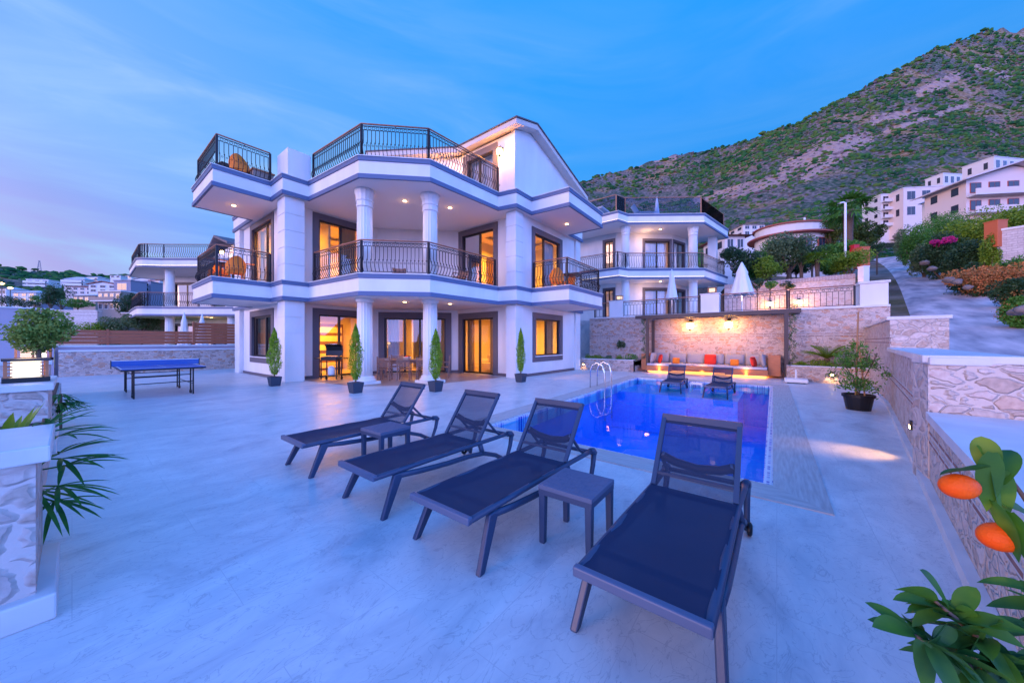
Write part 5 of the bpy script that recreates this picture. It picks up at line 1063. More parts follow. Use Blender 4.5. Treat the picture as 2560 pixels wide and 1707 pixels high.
# ------------------------------------------------------------------ orange tree close to the camera, right edge
def cf(X, Y, z): return Vector((.6129 * X + .7902 * Y, -.7902 * X + .6129 * Y, z))      # metres right of / in front of the camera spot -> world
def orange_tree():
    t = thing('orange_tree', 'young orange tree with glossy leaves and two ripe fruits at the right edge', 'orange tree', cf(1.32, .45, .78))
    o = cf(1.32, .45, .78); m = MB(); q = lambda X, Y, z: cf(X, Y, z) - o
    m.tube([q(1.32, .45, .78), q(1.28, .46, .9), q(1.2, .48, 1.1), q(1.12, .5, 1.3), q(1.06, .52, 1.5)], .018, 8, rs=[.024, .021, .018, .014, .008])
    tw = [[q(1.12, .5, 1.05), q(.98, .5, 1.12), q(.86, .5, 1.17), q(.78, .5, 1.23), q(.73, .5, 1.30)], [q(1.140, .5, 0.840), q(0.940, .5, 0.910), q(0.760, .5, 0.970), q(0.660, .5, 1.030), q(0.590, .5, 1.070)],
          [q(0.840, .5, 0.940), q(0.740, .5, 1.000), q(0.680, .5, 1.070), q(0.620, .5, 1.120)], [q(1.140, .5, 0.910), q(0.970, .52, 0.990), q(0.860, .52, 1.060), q(0.800, .52, 1.120)], [q(0.880, .5, 0.920), q(0.820, .5, 0.990), q(0.790, .5, 1.060)]]
    for w in tw: m.tube(w, .004, 6, rs=[.009] + [.0045] * (len(w) - 2) + [.002])
    m.build('trunk', 'bark', t, smooth=True)
    r = random.Random(21); m = MB()
    def leaf(X, Y, z, aX, aY, az, L=.074, w=.029, dr=.2): 
        D = cf(aX, aY, az); blade(m, q(X, Y, z), (D.x, D.y, D.z), L, w, dr, 8, r.uniform(-.9, .9), .22)
    # upper sprig
    for a in [(.71, .5, 1.29, -.25, .1, .9), (.70, .5, 1.33, .1, -.1, -1), (.69, .49, 1.34, .02, .1, -1), (.715, .5, 1.29, .5, .2, .8), (.70, .5, 1.30, .1, .2, 1), (.70, .5, 1.31, -.95, 0, .12), (.72, .5, 1.26, .9, .1, -.25), (.72, .5, 1.31, .05, .1, -1), (.69, .49, 1.27, .35, -.1, -.9), (.70, .48, 1.26, .25, -.2, -1.0), (.80, .5, 1.22, 1, .1, .55), (.82, .5, 1.20, 1, 0, .1), (.77, .5, 1.22, 1, .1, -.2), (.82, .5, 1.20, .8, 0, -.6), (.9, .5, 1.15, 1, 0, .6), (.9, .5, 1.16, .2, 0, 1)]: leaf(*a)
    # lower spray
    for w in tw[1:]:
        for i in range(len(w) - 1):
            for k in range(20 if w is tw[1] else 19):
                u = r.random(); c = w[i].lerp(w[i + 1], u); D = cf(r.uniform(-1, .8), r.uniform(-.7, .7), r.uniform(-.5, .9)); 
                blade(m, c, D, r.uniform(.045, .07), r.uniform(.018, .027), r.uniform(0, .4), 8, r.uniform(-1, 1), .22)
    for a in [(0.590, .5, 1.070, -.6, 0, .25), (0.600, .5, 1.070, -.1, -.2, -1), (0.620, .5, 1.060, .9, 0, .1), (0.620, .5, 1.120, -.9, 0, .45), (0.640, .5, 1.110, -.4, .2, .9), (0.620, .5, 1.050, .8, -.1, -.4), (0.680, .5, 1.060, -.2, 0, 1), (0.800, .5, 1.110, -.1, 0, 1), (0.800, .5, 1.110, .5, 0, .8)]: leaf(*a, L=.068, w=.027)
    m.build('leaves', 'citrus', t, fix=False, smooth=True)
    for X, Y, z, rx in ((.655, .5, 1.288, .0225), (.715, .5, 1.214, .025)):
        m = MB(); n = 18; prof = [(rx * .78 * math.sin(math.pi * i / 12), -rx * math.cos(math.pi * i / 12)) for i in range(13)]; prof[0] = (.0005, -rx); prof[-1] = (.0005, rx)
        m.lathe(prof, 0, 0, n); f = m.build('orange_fruit', 'fruit', t, smooth=True); f.location = q(X, Y, z); f.rotation_euler = (R(8), R(82), R(-52))
    return t
orange_tree()
# ------------------------------------------------------------------ terrain
ax, ay = .6129, -.7902      # right-hand direction of the view; (.7902,.6129) is straight ahead
def WX(X, Y): return ax * X + .7902 * Y, ay * X + .6129 * Y
RX = [-1500, -600, 0, 66, 153, 198, 316, 353, 600, 900, 1200, 1437, 1500, 1548, 1637, 1720, 1809, 1893, 1992, 2041, 2120, 2189, 2263, 2337, 2371, 2436, 2475, 2505, 2529, 2560, 2900, 3900]
RY = [655, 655, 664, 676, 680, 688, 688, 686, 660, 600, 520, 462, 438, 425, 398, 380, 370, 341, 306, 282, 240, 203, 163, 121, 114, 87, 72, 69, 76, 69, 60, 60]
def fb(x, y, seed, f0, octv=5, gain=.5):
    g = np.random.default_rng(seed); z = 0; a = 1; f = f0
    for o in range(octv):
        for k in range(5):
            th = g.random() * 6.283; ph = g.random() * 6.283; z = z + a * np.sin((x * math.cos(th) + y * math.sin(th)) * f * g.uniform(.7, 1.4) + ph + 1.7 * np.sin((x * math.sin(th) - y * math.cos(th)) * f * .6 + ph)) / 5
        a *= gain; f *= 2.05
    return z
def sm(x, a, b): u = np.clip((x - a) / (b - a), 0, 1); return u * u * (3 - 2 * u)
def lat(X, Y): return .679 * (X - 8) - .734 * (Y - 6)
def lon(X, Y): return .734 * (X - 8) + .679 * (Y - 6)
def height(X, Y):
    t = X / Y; u, v = WX(X, Y)
    la, lo = lat(X, Y), lon(X, Y)
    pl = -1.2 + .21 * np.minimum(lo, 95) 
    bank = np.clip((la - 3.9) * .5, 0, 4.2) + np.clip((la - 14) * .25, 0, 12); left = np.clip(-la - 2, 0, 10) * .25 * sm(Y, 28, 36)
    hr = pl + bank * sm(lo, 5, 14) + left
    hl = np.where(Y < 20, -1.8, -1.8 + .105 * (Y - 20)) ; hl = np.where(Y > 60, 2.4 + (Y - 60) * .12, hl)
    w = sm(t, -.35, .25); near = hl * (1 - w) + hr * w
    rr = (853.5 - np.interp(1280 + 853 * t, RX, RY)) / 853; Yr = 330 + 130 * sm(t, -.6, .6) + 60 * np.sin(t * 5)
    Y1 = np.where(t < -.1, 70., 85.)
    k = np.clip((Y - Y1) / (Yr - Y1), 0, 1); q1 = (np.interp(t, [-3, -.35, .25, 3], [.055, .055, .2, .2]) if False else None)
    n1 = near
    qn = (n1 - 1.5) / Y; qe = qn * (1 - k ** .75) + rr * k ** .75
    amp = Y * np.sin(np.pi * np.clip(k, 0, 1)) * .042
    z = np.where(Y > Y1, 1.5 + qe * Y + amp * fb(X, Y, 3, .02, 5) , n1)
    z = z + np.where(Y > Y1, Y * .0035 * fb(X, Y, 8, .11, 3), 0)
    z = np.where(Y > Yr, 1.5 + rr * Yr + Yr * .006 * fb(X, Y, 8, .10, 4) - (Y - Yr) * .5, z)
    prop = ((v > -3.05) & (u < 18.5)) | ((v > -3.25 - (u - 18.5) * .047) & (u >= 18.5)); prop = prop & (u < 43.5) & (t > -.45)
    z = np.where(prop, -1.8, z); z = np.where((t <= -.45) & (Y < 62) & (u > 0) , np.minimum(z, .3), z)
    z = np.where((Y < 14) & (t < 0), -1.8, z)
    return z
def H1(X, Y): return float(height(np.array([float(X)]), np.array([float(Y)]))[0])
nt_, ny_ = 620, 250
T = np.linspace(-3.0, 3.0, nt_); YY = np.concatenate([np.linspace(1.0, 40, 90), np.geomspace(40.6, 760, ny_ - 90)])
TT, YG = np.meshgrid(T, YY); XG = TT * YG; Z = height(XG, YG); wx, wy = WX(XG, YG)
idx = np.arange(nt_ * ny_).reshape(ny_, nt_)
Fq = np.stack([idx[:-1, :-1], idx[:-1, 1:], idx[1:, 1:], idx[1:, :-1]], -1).reshape(-1, 4)
def scar(px, py):
    s = np.zeros_like(px)
    for x0, y0, x1, y1, w in ((1830, 482, 1960, 442, 12), (1968, 424, 2060, 372, 18), (2060, 372, 2160, 352, 20), (2015, 440, 2125, 365, 14), (2185, 302, 2285, 282, 10), (2300, 232, 2390, 192, 10), (1640, 398, 1690, 392, 6), (2215, 330, 2420, 262, 5), (1740, 500, 1850, 474, 8), (2440, 170, 2520, 190, 8), (1560, 418, 1600, 410, 6)):
        dx, dy = x1 - x0, y1 - y0; k = np.clip(((px - x0) * dx + (py - y0) * dy) / (dx * dx + dy * dy), 0, 1); s = np.maximum(s, 1 - np.hypot(px - x0 - k * dx, py - y0 - k * dy) / w / 1.6)
    return np.clip(s, 0, 1)
PXg, PYg = 1280 + 853 * TT, 853.5 - 853 * (Z - 1.5) / YG
hm = bpy.data.materials.new('hillside'); hm.use_nodes = True
def hillmat(m):
    nt = m.node_tree; L = nt.links.new; p = nt.nodes['Principled BSDF']; p.inputs['Roughness'].default_value = .95; p.inputs['Specular IOR Level'].default_value = .1
    g = N(nt, 'ShaderNodeNewGeometry'); at = N(nt, 'ShaderNodeAttribute', attribute_name='rock')
    n1 = N(nt, 'ShaderNodeTexNoise'); n1.inputs['Scale'].default_value = .022; n1.inputs['Detail'].default_value = 8; L(g.outputs['Position'], n1.inputs['Vector'])
    n2 = N(nt, 'ShaderNodeTexNoise'); n2.inputs['Scale'].default_value = .35; n2.inputs['Detail'].default_value = 6; L(g.outputs['Position'], n2.inputs['Vector'])
    a = ramp(nt, [(.36, (.03, .085, .04)), (.45, (.10, .11, .08)), (.52, (.22, .15, .14)), (.60, (.40, .22, .08)), (.70, (.42, .30, .26))]); L(n1.outputs['Fac'], a.inputs[0])
    b = ramp(nt, [(.42, (.03, .06, .03)), (.54, (.20, .165, .14)), (.66, (.40, .30, .25))]); L(n2.outputs['Fac'], b.inputs[0])
    mx = N(nt, 'ShaderNodeMix', data_type='RGBA'); mx.inputs[0].default_value = .5; L(a.outputs[0], mx.inputs[6]); L(b.outputs[0], mx.inputs[7])
    n3 = N(nt, 'ShaderNodeTexNoise'); n3.inputs['Scale'].default_value = .14; n3.inputs['Detail'].default_value = 9; n3.inputs['Roughness'].default_value = .65; L(g.outputs['Position'], n3.inputs['Vector'])
    rk = ramp(nt, [(.3, (.07, .055, .05)), (.42, (.27, .17, .15)), (.52, (.46, .31, .26)), (.62, (.44, .23, .12)), (.7, (.10, .09, .06))]); L(n3.outputs['Fac'], rk.inputs[0])
    ad = N(nt, 'ShaderNodeMath', operation='MULTIPLY_ADD'); ad.inputs[1].default_value = 1.5; L(at.outputs['Fac'], ad.inputs[0]); L(n3.outputs['Fac'], ad.inputs[2])
    st = ramp(nt, [(.82, (0, 0, 0)), (1.2, (1, 1, 1))]); L(ad.outputs[0], st.inputs[0])
    m2 = N(nt, 'ShaderNodeMix', data_type='RGBA'); L(st.outputs[0], m2.inputs[0]); L(mx.outputs[2], m2.inputs[6]); L(rk.outputs[0], m2.inputs[7]); L(m2.outputs[2], p.inputs['Base Color'])
    bp = N(nt, 'ShaderNodeBump'); bp.inputs['Strength'].default_value = 1; bp.inputs['Distance'].default_value = 2.0; L(n3.outputs['Fac'], bp.inputs['Height']); L(bp.outputs[0], p.inputs['Normal'])
hillmat(hm)
o = npmesh('hillside', np.stack([wx, wy, Z], -1).reshape(-1, 3), Fq, hm, smooth=True); struct(o)
at = o.data.attributes.new('rock', 'FLOAT', 'POINT'); at.data.foreach_set('value', (scar(PXg, PYg) * (TT > .2)).ravel().astype(np.float32))
# big dark base sheet under everything out to the horizon
struct(MB().add([(-3000, -3000, -2.2), (3000, -3000, -2.2), (3000, 3000, -2.2), (-3000, 3000, -2.2)], [(0, 1, 2, 3)]).build('ground', 'soil', fix=False))
# ------------------------------------------------------------------ the scrub on the mountain (uncountable)
def ico():
    p = (1 + 5 ** .5) / 2; v = [(-1, p, 0), (1, p, 0), (-1, -p, 0), (1, -p, 0), (0, -1, p), (0, 1, p), (0, -1, -p), (0, 1, -p), (p, 0, -1), (p, 0, 1), (-p, 0, -1), (-p, 0, 1)]
    f = [(0, 11, 5), (0, 5, 1), (0, 1, 7), (0, 7, 10), (0, 10, 11), (1, 5, 9), (5, 11, 4), (11, 10, 2), (10, 7, 6), (7, 1, 8), (3, 9, 4), (3, 4, 2), (3, 2, 6), (3, 6, 8), (3, 8, 9), (4, 9, 5), (2, 4, 11), (6, 2, 10), (8, 6, 7), (9, 8, 1)]
    v = [tuple(c / math.sqrt(1 + p * p) for c in q) for q in v]; cache = {}; nf = []
    global IV0, IF0; IV0, IF0 = np.array(v), np.array(f)
    def mid(a, b):
        k = (min(a, b), max(a, b))
        if k not in cache: c = Vector(v[a]) + Vector(v[b]); c.normalize(); v.append(tuple(c)); cache[k] = len(v) - 1
        return cache[k]
    for a, b, c in f: ab, bc, ca = mid(a, b), mid(b, c), mid(c, a); nf += [(a, ab, ca), (b, bc, ab), (c, ca, bc), (ab, bc, ca)]
    return np.array(v), np.array(nf)
IV, IF = ico()
def bushes(name, n, tr, yr, seed, m, rs, label, skip=True, dens=.0):
    g = np.random.default_rng(seed); t = g.uniform(tr[0], tr[1], n); Y = np.exp(g.uniform(math.log(yr[0]), math.log(yr[1]), n)); X = t * Y
    z = height(X, Y); px, py = 1280 + 853 * t, 853.5 - 853 * (z - 1.5) / Y; keep = (z > -.3) & (Y < 520)
    keep &= (scar(px, py) < g.uniform(.0, 1.1, n)); keep &= (fb(X, Y, 12, .03, 4) > g.uniform(-.9, .25, n) + dens)
    keep &= (fb(X, Y, 31, .012, 3) + .5 * fb(X, Y, 33, .06, 2) > g.uniform(-1.3, .35, n) + dens); la = lat(X, Y); keep &= ~((la > -1.5) & (la < 6) & (Y < 85) & (t > .5)); u, v = WX(X, Y); keep &= ~((u < 46) & (v > -8) & (t > -.5))
    X, Y, z = X[keep], Y[keep], z[keep]; k = len(X); r = Y * g.uniform(rs[0], rs[1], k) * g.uniform(.4, 1.25, k)
    x, y = WX(X, Y); sc = np.stack([r * g.uniform(.9, 1.6, k), r * g.uniform(.9, 1.6, k), r * g.uniform(.55, 1.0, k)], 1)
    V = IV0[None] * (1 + g.uniform(-.35, .35, (k, len(IV0), 1))) * sc[:, None] + np.stack([x, y, z + sc[:, 2] * .25], 1)[:, None]
    F = IF0[None] + (np.arange(k) * len(IV0))[:, None, None]
    o = npmesh(name, V.reshape(-1, 3), F.reshape(-1, 3), m); tag(o, label, 'scrub', kind='stuff'); return o
def scrubmat(name, cols, sc=.05):
    m = bpy.data.materials.new(name); m.use_nodes = True; nt = m.node_tree; L = nt.links.new; p = nt.nodes['Principled BSDF']; p.inputs['Roughness'].default_value = .9; p.inputs['Specular IOR Level'].default_value = .1
    g = N(nt, 'ShaderNodeNewGeometry'); n = N(nt, 'ShaderNodeTexNoise'); n.inputs['Scale'].default_value = sc; n.inputs['Detail'].default_value = 8; n.inputs['Roughness'].default_value = .7; L(g.outputs['Position'], n.inputs['Vector'])
    k = len(cols); r = ramp(nt, [(.34 + .32 * i / (k - 1), c) for i, c in enumerate(cols)]); L(n.outputs['Fac'], r.inputs[0]); L(r.outputs[0], p.inputs['Base Color']); return m
M['scrub'] = scrubmat('mountain scrub', [(.008, .045, .024), (.018, .085, .034), (.04, .14, .035), (.09, .16, .04), (.04, .08, .05)])
M['scrub2'] = scrubmat('dry scrub', [(.10, .07, .085), (.17, .12, .13), (.09, .10, .08), (.30, .18, .09)], .08)
bushes('scrub', 60000, (.0, 1.9), (80, 500), 1, 'scrub', (.0025, .0060), 'dark green scrub covering the mountain slope')
bushes('dry_scrub', 17000, (.0, 1.9), (80, 500), 2, 'scrub2', (.002, .0045), 'dry grey and ochre scrub between the green scrub on the mountain')
bushes('scrub', 6500, (-2.0, -.75), (62, 345), 5, 'scrub', (.004, .008), 'dark green woods and scrub covering the low hill on the left', dens=-.9)
# road
m = MB(); n = 90; pts = []
def road_pt(s, w): X, Y = 8 + .734 * s + .679 * w, 6 + .679 * s - .734 * w; return WX(X, Y)
V = []; Fz = []
for i in range(n + 1):
    s = -7 + 108 * i / n; sh = .00045 * max(0, s - 30) ** 2
    for j in range(7):
        x, y = road_pt(s, -.2 + 4.2 * j / 6 - sh * 1.2); V.append((x, y, -1.2 + .21 * min(s, 95) + .13 + (.03 if 0 < j < 6 else -.25)))
for i in range(n):
    for j in range(6): a = i * 7 + j; Fz.append((a, a + 1, a + 8, a + 7))
m.add(V, Fz); M['road'] = mat('worn concrete road', (.78, .60, .57), .85, noise=(.8, (.34, .27, .28), (.5, 1.6, 1)), bump=(8, .3)); struct(m.build('road', 'road', smooth=True, fix=False))
# ------------------------------------------------------------------ houses
def at(px, Y): return (px - 1280) / 853 * Y
def zz(py, Y): return 1.5 + (853.5 - py) / 853 * Y
def house(x0, x1, yt, yb, Y, label, m='hw', storeys=2, roof='flat', rm='wroof', win=3, fm='dark', dep=.8, balc=False, rot=0, group=None, name='house', over=.4):
    X0, X1 = at(x0, Y), at(x1, Y); w = X1 - X0; zt, zb = zz(yt, Y), zz(yb, Y); d = max(4, w * dep); xc, yc = WX((X0 + X1) / 2, Y + d / 2)
    t = thing(name, label, name.replace('_', ' '), (xc, yc, zb), R(-52.2 + rot), group); h = zt - zb; hw = h if roof == 'flat' else h * .74
    MB().box(-w / 2, w / 2, -d / 2, d / 2, -5, hw).build('wall', m, t)
    if roof == 'flat': MB().box(-w / 2 - .15, w / 2 + .15, -d / 2 - .15, d / 2 + .15, hw + .002, hw + .22).build('roof', rm, t)
    elif roof == 'hip': MB().add([(-w / 2 - over, -d / 2 - over, hw), (w / 2 + over, -d / 2 - over, hw), (w / 2 + over, d / 2 + over, hw), (-w / 2 - over, d / 2 + over, hw), (-w / 5, 0, h), (w / 5, 0, h)], [(3, 2, 1, 0), (0, 1, 5, 4), (1, 2, 5), (2, 3, 4, 5), (3, 0, 4)]).build('roof', rm, t)
    elif roof == 'gable':
        MB().add([(-w / 2, -d / 2, hw - .01), (w / 2, -d / 2, hw - .01), (0, -d / 2, h - .15), (-w / 2, d / 2, hw - .01), (w / 2, d / 2, hw - .01), (0, d / 2, h - .15)], [(0, 1, 2), (5, 4, 3), (0, 3, 4, 1)]).build('gable', m, t)
        o = over; k = (h - hw) / (w / 2); MB().add([(-w / 2 - o, -d / 2 - o, hw - o * k), (0, -d / 2 - o, h), (w / 2 + o, -d / 2 - o, hw - o * k), (-w / 2 - o, d / 2 + o, hw - o * k), (0, d / 2 + o, h), (w / 2 + o, d / 2 + o, hw - o * k)] + [(-w / 2 - o, -d / 2 - o, hw - o * k + .18), (0, -d / 2 - o, h + .18), (w / 2 + o, -d / 2 - o, hw - o * k + .18), (-w / 2 - o, d / 2 + o, hw - o * k + .18), (0, d / 2 + o, h + .18), (w / 2 + o, d / 2 + o, hw - o * k + .18)],
              [(0, 3, 4, 1), (1, 4, 5, 2), (6, 7, 10, 9), (7, 8, 11, 10), (0, 1, 7, 6), (1, 2, 8, 7), (3, 9, 10, 4), (4, 10, 11, 5), (0, 6, 9, 3), (2, 5, 11, 8)]).build('roof', rm, t)
    sh = hw / storeys
    for s in range(storeys):
        for k in range(win):
            cx = -w / 2 + w * (k + .5) / win; ww = w / win * .27; z0 = s * sh + sh * .25; z1 = s * sh + sh * .78
            f = MB().box(cx - ww - .08, cx + ww + .08, -d / 2 - .06, -d / 2 + .02, z0 - .08, z1 + .08).build('window', 'hw' if fm == 'dark' else fm, t); MB().box(cx - ww, cx - .03, -d / 2 - .08, -d / 2 - .062, z0, z1).build('pane', 'dark', f); MB().box(cx + .03, cx + ww, -d / 2 - .08, -d / 2 - .062, z0, z1).build('pane', 'dark', f)
        if balc and (s or storeys == 1 or balc == 2):
            z0 = s * sh; b = MB().box(-w / 2, w / 2, -d / 2 - 1.3, -d / 2 - .09, z0 - .12, z0 + .1).build('balcony', 'hw', t); MB().box(-w / 2, w / 2, -d / 2 - 1.3, -d / 2 - 1.2, z0 + .1, z0 + .85).build('balcony_wall', m, b)
    # side windows too, for any other viewpoint
    for s in range(storeys):
        for y in (-d * .25, d * .25): MB().box(-w / 2 - .05, -w / 2 + .02, y - .5, y + .5, s * sh + sh * .3, s * sh + sh * .75).build('side_window', 'dark', t)
    return t
# slope above the upper terrace
def curved_house():
    Y = 40; x, y = WX(at(1975, Y + 3), Y + 3); t = thing('house', 'pinkish white house with curved walls and red tiled eaves below the mountain', 'house', (x, y, zz(640, Y)), R(-52.2))
    def ell(a, b, n=28): return [(a * math.cos(2 * math.pi * i / n), b * math.sin(2 * math.pi * i / n)) for i in range(n)]
    MB().prism(ell(3.9, 3.2), -6, 2.7).build('wall', 'hw', t); MB().prism(ell(4.7, 4.0), 2.701, 2.86).build('roof', 'tile', t); MB().prism(ell(3.9, 3.2), 2.861, 3.95).build('upper_wall', 'hw', t)
    MB().prism(ell(4.15, 3.45), 3.951, 4.1).build('roof', 'tile', t); MB().prism(ell(4.6, 3.9), -.9, .1).build('balcony', 'hp', t); MB().strip(ell(4.6, 3.9), .1, .02, -1.2, -.9).build('trim', 'tile', t)
    for a in (-150, -125, -100, -72, -45, -20):
        c, s_ = math.cos(R(a)), math.sin(R(a)); px_, py_ = 3.9 * c, 3.2 * s_; d_ = Vector((-3.9 * s_, 3.2 * c)).normalized()
        pl = Pl((px_ - d_.x * .6, py_ - d_.y * .6), (px_ + d_.x * .6, py_ + d_.y * .6)); m = MB(); pl.box(m, 0, 1.2, -.15, .06, .35, 2.2); f = m.build('window', 'wred', t)
        for q in (.1, .64): m = MB(); pl.box(m, q, q + .46, .061, .08, .45, 2.1); m.build('pane', 'dark', f)
    MB().lathe([(.25, 4.1), (.3, 4.5), (.15, 4.8)], -.4, 0, 10).build('water_tank', 'white', t); MB().box(1.8, 1.95, 0, .15, 4.1, 5.6).build('chimney_pipe', 'white', t)
curved_house()
house(1812, 1862, 577, 628, 36, 'small white house with red eave right of the neighbouring villa', 'hw', 1, 'hip', 'tile', 2, 'dark', .8, over=.6)
house(1858, 1912, 552, 590, 62, 'white house with small dormers above the trees beyond the neighbouring villa', 'hw', 2, 'hip', 'wroof', 3)
house(2208, 2272, 486, 566, 105, 'white apartment block with stacked balconies at the top of the road', 'hw', 4, 'flat', 'hw', 3, 'dark', .8, 2, -6, name='apartment_block')
house(2270, 2368, 468, 545, 100, 'white apartment block with tall framed windows right of the stacked balconies', 'hp', 2, 'flat', 'hw', 3, 'hw', .6, False, -8, name='apartment_block')
house(2350, 2436, 436, 466, 150, 'low white building high on the slope behind the apartment blocks', 'hw', 1, 'flat', 'hw', 5, 'dark', .4, rot=6)
house(2372, 2446, 470, 542, 58, 'white bungalow with sloping pale roof and small red window', 'hw', 1, 'hip', 'wroof', 2, 'wred', .8, 2, 10)
house(2440, 2640, 412, 532, 52, 'large pink house with long gabled roof at the right edge', 'hp', 2, 'gable', 'wroof', 5, 'wred', .5, 2, -8, over=1.2)
house(2470, 2580, 396, 432, 120, 'pale terrace of houses at the right edge above the pink house', 'hw', 1, 'flat', 'hw', 5, 'dark', .5, rot=8)
# town on the left
G = 'houses scattered over the left hillside'
for i, a in enumerate([
    (-6, 24, 716, 738, 95, 'small white house at the very left edge under the hill', 'hw', 1, 'hip', 'wroof', 2), (32, 90, 724, 754, 90, 'white house with hipped roof near the left edge', 'hw', 2, 'hip', 'wroof', 3),
    (68, 112, 699, 726, 150, 'three storey white block left of the town centre', 'hw', 3, 'flat', 'hw', 3), (112, 162, 702, 718, 160, 'long low pale house right of the three storey block', 'hw', 1, 'hip', 'wroof', 4),
    (162, 204, 690, 722, 140, 'tall white house with pyramid roof on the hill', 'hw', 3, 'hip', 'wroof', 3), (211, 246, 689, 705, 170, 'white villa with balconies near the ridge', 'hw', 2, 'hip', 'wroof', 3),
    (166, 222, 711, 736, 110, 'pinkish house with red roof in the middle of the town', 'hp', 2, 'hip', 'tile', 4), (182, 242, 733, 758, 85, 'brownish house with wide pink roof above the stone wall', 'hb', 1, 'hip', 'wroof', 4),
    (224, 284, 704, 732, 100, 'white house with red roof beside the grey cube house', 'hw', 2, 'gable', 'tile', 3), (284, 330, 702, 732, 95, 'dark grey cube house', 'hg', 1, 'flat', 'hg', 1),
    (331, 372, 704, 730, 100, 'paler grey block joined to the cube house', 'hg', 2, 'flat', 'hg', 2), (243, 308, 729, 778, 75, 'brown modern house with white balcony slab over the hedge', 'hb', 2, 'flat', 'hw', 4),
    (335, 372, 694, 712, 130, 'white gabled house left of the neighbouring villa column', 'hw', 1, 'gable', 'wroof', 2), (372, 404, 702, 724, 105, 'white house with red base beside the neighbouring villa column', 'hw', 2, 'flat', 'tile', 2),
    (96, 118, 744, 764, 70, 'tiny pale shed below the white houses on the left', 'hw', 1, 'hip', 'wroof', 1), (84, 112, 752, 768, 62, 'small blue grey house just above the lilac wall', 'hg', 1, 'hip', 'wroof', 2),
    (276, 300, 686, 695, 220, 'tiny white house on the ridge line, left of two', 'hw', 1, 'hip', 'wroof', 2), (306, 332, 687, 696, 230, 'tiny white house on the ridge line, right of two', 'hw', 1, 'hip', 'wroof', 2)]):
    house(*a, group=G, dep=.7, balc=(i in (2, 4, 5, 11)), rot=(i * 37) % 25 - 12)
for px, py, lab in ((5, 709, 'orange street light glowing at the left edge'), (26, 720, 'second orange street light glowing beside the small white house')):
    Y = 80; x, y = WX(at(px, Y), Y); t = thing('street_light', lab, 'street light', (x, y, zz(py, Y) - 5)); MB().tube([(0, 0, -3), (0, 0, 5)], .07, 6).build('pole', 'black', t); MB().lathe([(.05, 4.75), (.42, 5), (.05, 5.25)], 0, 0, 8).build('lamp', 'down', t)
Y = 300; x, y = WX(at(99, Y), Y); t = thing('transmission_tower', 'lattice mast on the ridge of the left hill', 'mast', (x, y, zz(684, Y))); m = MB()
for a in (-1, 1):
    for b in (-1, 1): m.bar((a * 1.5, b * 1.5, -4), (a * .2, b * .2, 11.5), .22, .22)
for k in range(7): z0 = k * 1.6; w = 1.5 - z0 * .11; m.bar((-w, -w, z0), (w, -w, z0 + 1.6), .12, .12); m.bar((w, w, z0), (-w, w, z0 + 1.6), .12, .12); m.bar((-w, w, z0), (-w, -w, z0 + 1.6), .12, .12)
m.build('lattice', 'hg', t)
stonewall('retaining_wall', [WX(-39.8, 29.5), WX(-36.2, 29.8)], -.5, zz(775, 29.6), .4, 'pale coursed stone retaining wall below the town, left of the hedge', m='ashlar')
stonewall('retaining_wall', [WX(-36.1, 31.5), WX(-31, 31.5)], -.5, zz(781, 31.5), .4, 'shaded brown retaining wall behind the green bank on the left', m='hb')
# ------------------------------------------------------------------ trees and shrubs
def tree(px, yt, yb, Y, wpx, label, mt='leaf', name='tree', cat='tree', trunk=.35, n=3200, seed=0, leaf=None, clumps=16, flat=1.0, group=None):
    H_ = (yb - yt) / 853 * Y; w = wpx / 853 * Y / 2; x, y = WX(at(px, Y), Y); z0 = zz(yb, Y)
    if cat == 'shrub' and px > 2200: zt = z0 + H_; z0 = min(z0, H1(at(px, Y), Y)); H_ = min(zt - z0, H_ * 2.2); z0 = zt - H_
    ch = H_ * (1 - trunk)
    t = thing(name, label, cat, (x, y, z0), 0, group); leaves('crown', mt, t, crownpts((w, w, ch / 2), n, seed, clumps, .45, 1, H_ - ch / 2), leaf or max(.09, w * .11), seed, .6)
    r = random.Random(seed); m = MB(); m.tube([(0, 0, -2), (0, .0, H_ * trunk * .6), (r.uniform(-.1, .1) * w, 0, H_ * trunk + ch * .35)], .05, 7, rs=[max(.03, H_ * .035), max(.025, H_ * .042), .02])
    for k in range(5): a = k * 1.26 + r.random(); m.tube([(0, 0, H_ * trunk * .8), (w * .35 * math.cos(a), w * .35 * math.sin(a), H_ * trunk + ch * .25), (w * .6 * math.cos(a), w * .6 * math.sin(a), H_ * trunk + ch * .5)], .03, 5, rs=[H_ * .018, H_ * .012, .01])
    m.build('trunk', 'bark', t); return t
def palm(px, yt, yb, Y, wpx, label, seed, mt='leafy', tr=.12):
    H_ = (yb - yt) / 853 * Y; L_ = wpx / 853 * Y / 2; x, y = WX(at(px, Y), Y); t = thing('palm_tree', label, 'palm tree', (x, y, zz(yb, Y))); r = random.Random(seed); hz = H_ - L_ * .55
    MB().tube([(0, 0, -1), (0, 0, hz * .5), (0, 0, hz)], tr, 9, rs=[tr * 1.3, tr, tr * 1.25]).build('trunk', 'bark', t); m = MB()
    for k in range(34): a = k * 2.4; el = r.uniform(-.45, 1.3); D = Vector((math.cos(a), math.sin(a), el)); c = Vector((0, 0, hz)); e = c + D.normalized() * L_ * .5; m.tube([c, e], L_ * .012, 4); fan(m, e, D, 9, L_ * .62, L_ * .07, 1.15, r, .4)
    m.build('crown', mt, t, fix=False); return t
tree(1850, 605, 712, 27, 92, 'dense dark green tree just right of the neighbouring villa', 'leafd', seed=1, n=4200, trunk=.15)
tree(1972, 582, 718, 26, 104, 'large grey green olive like tree in front of the pink house', 'leafg', seed=2, n=5200, trunk=.3)
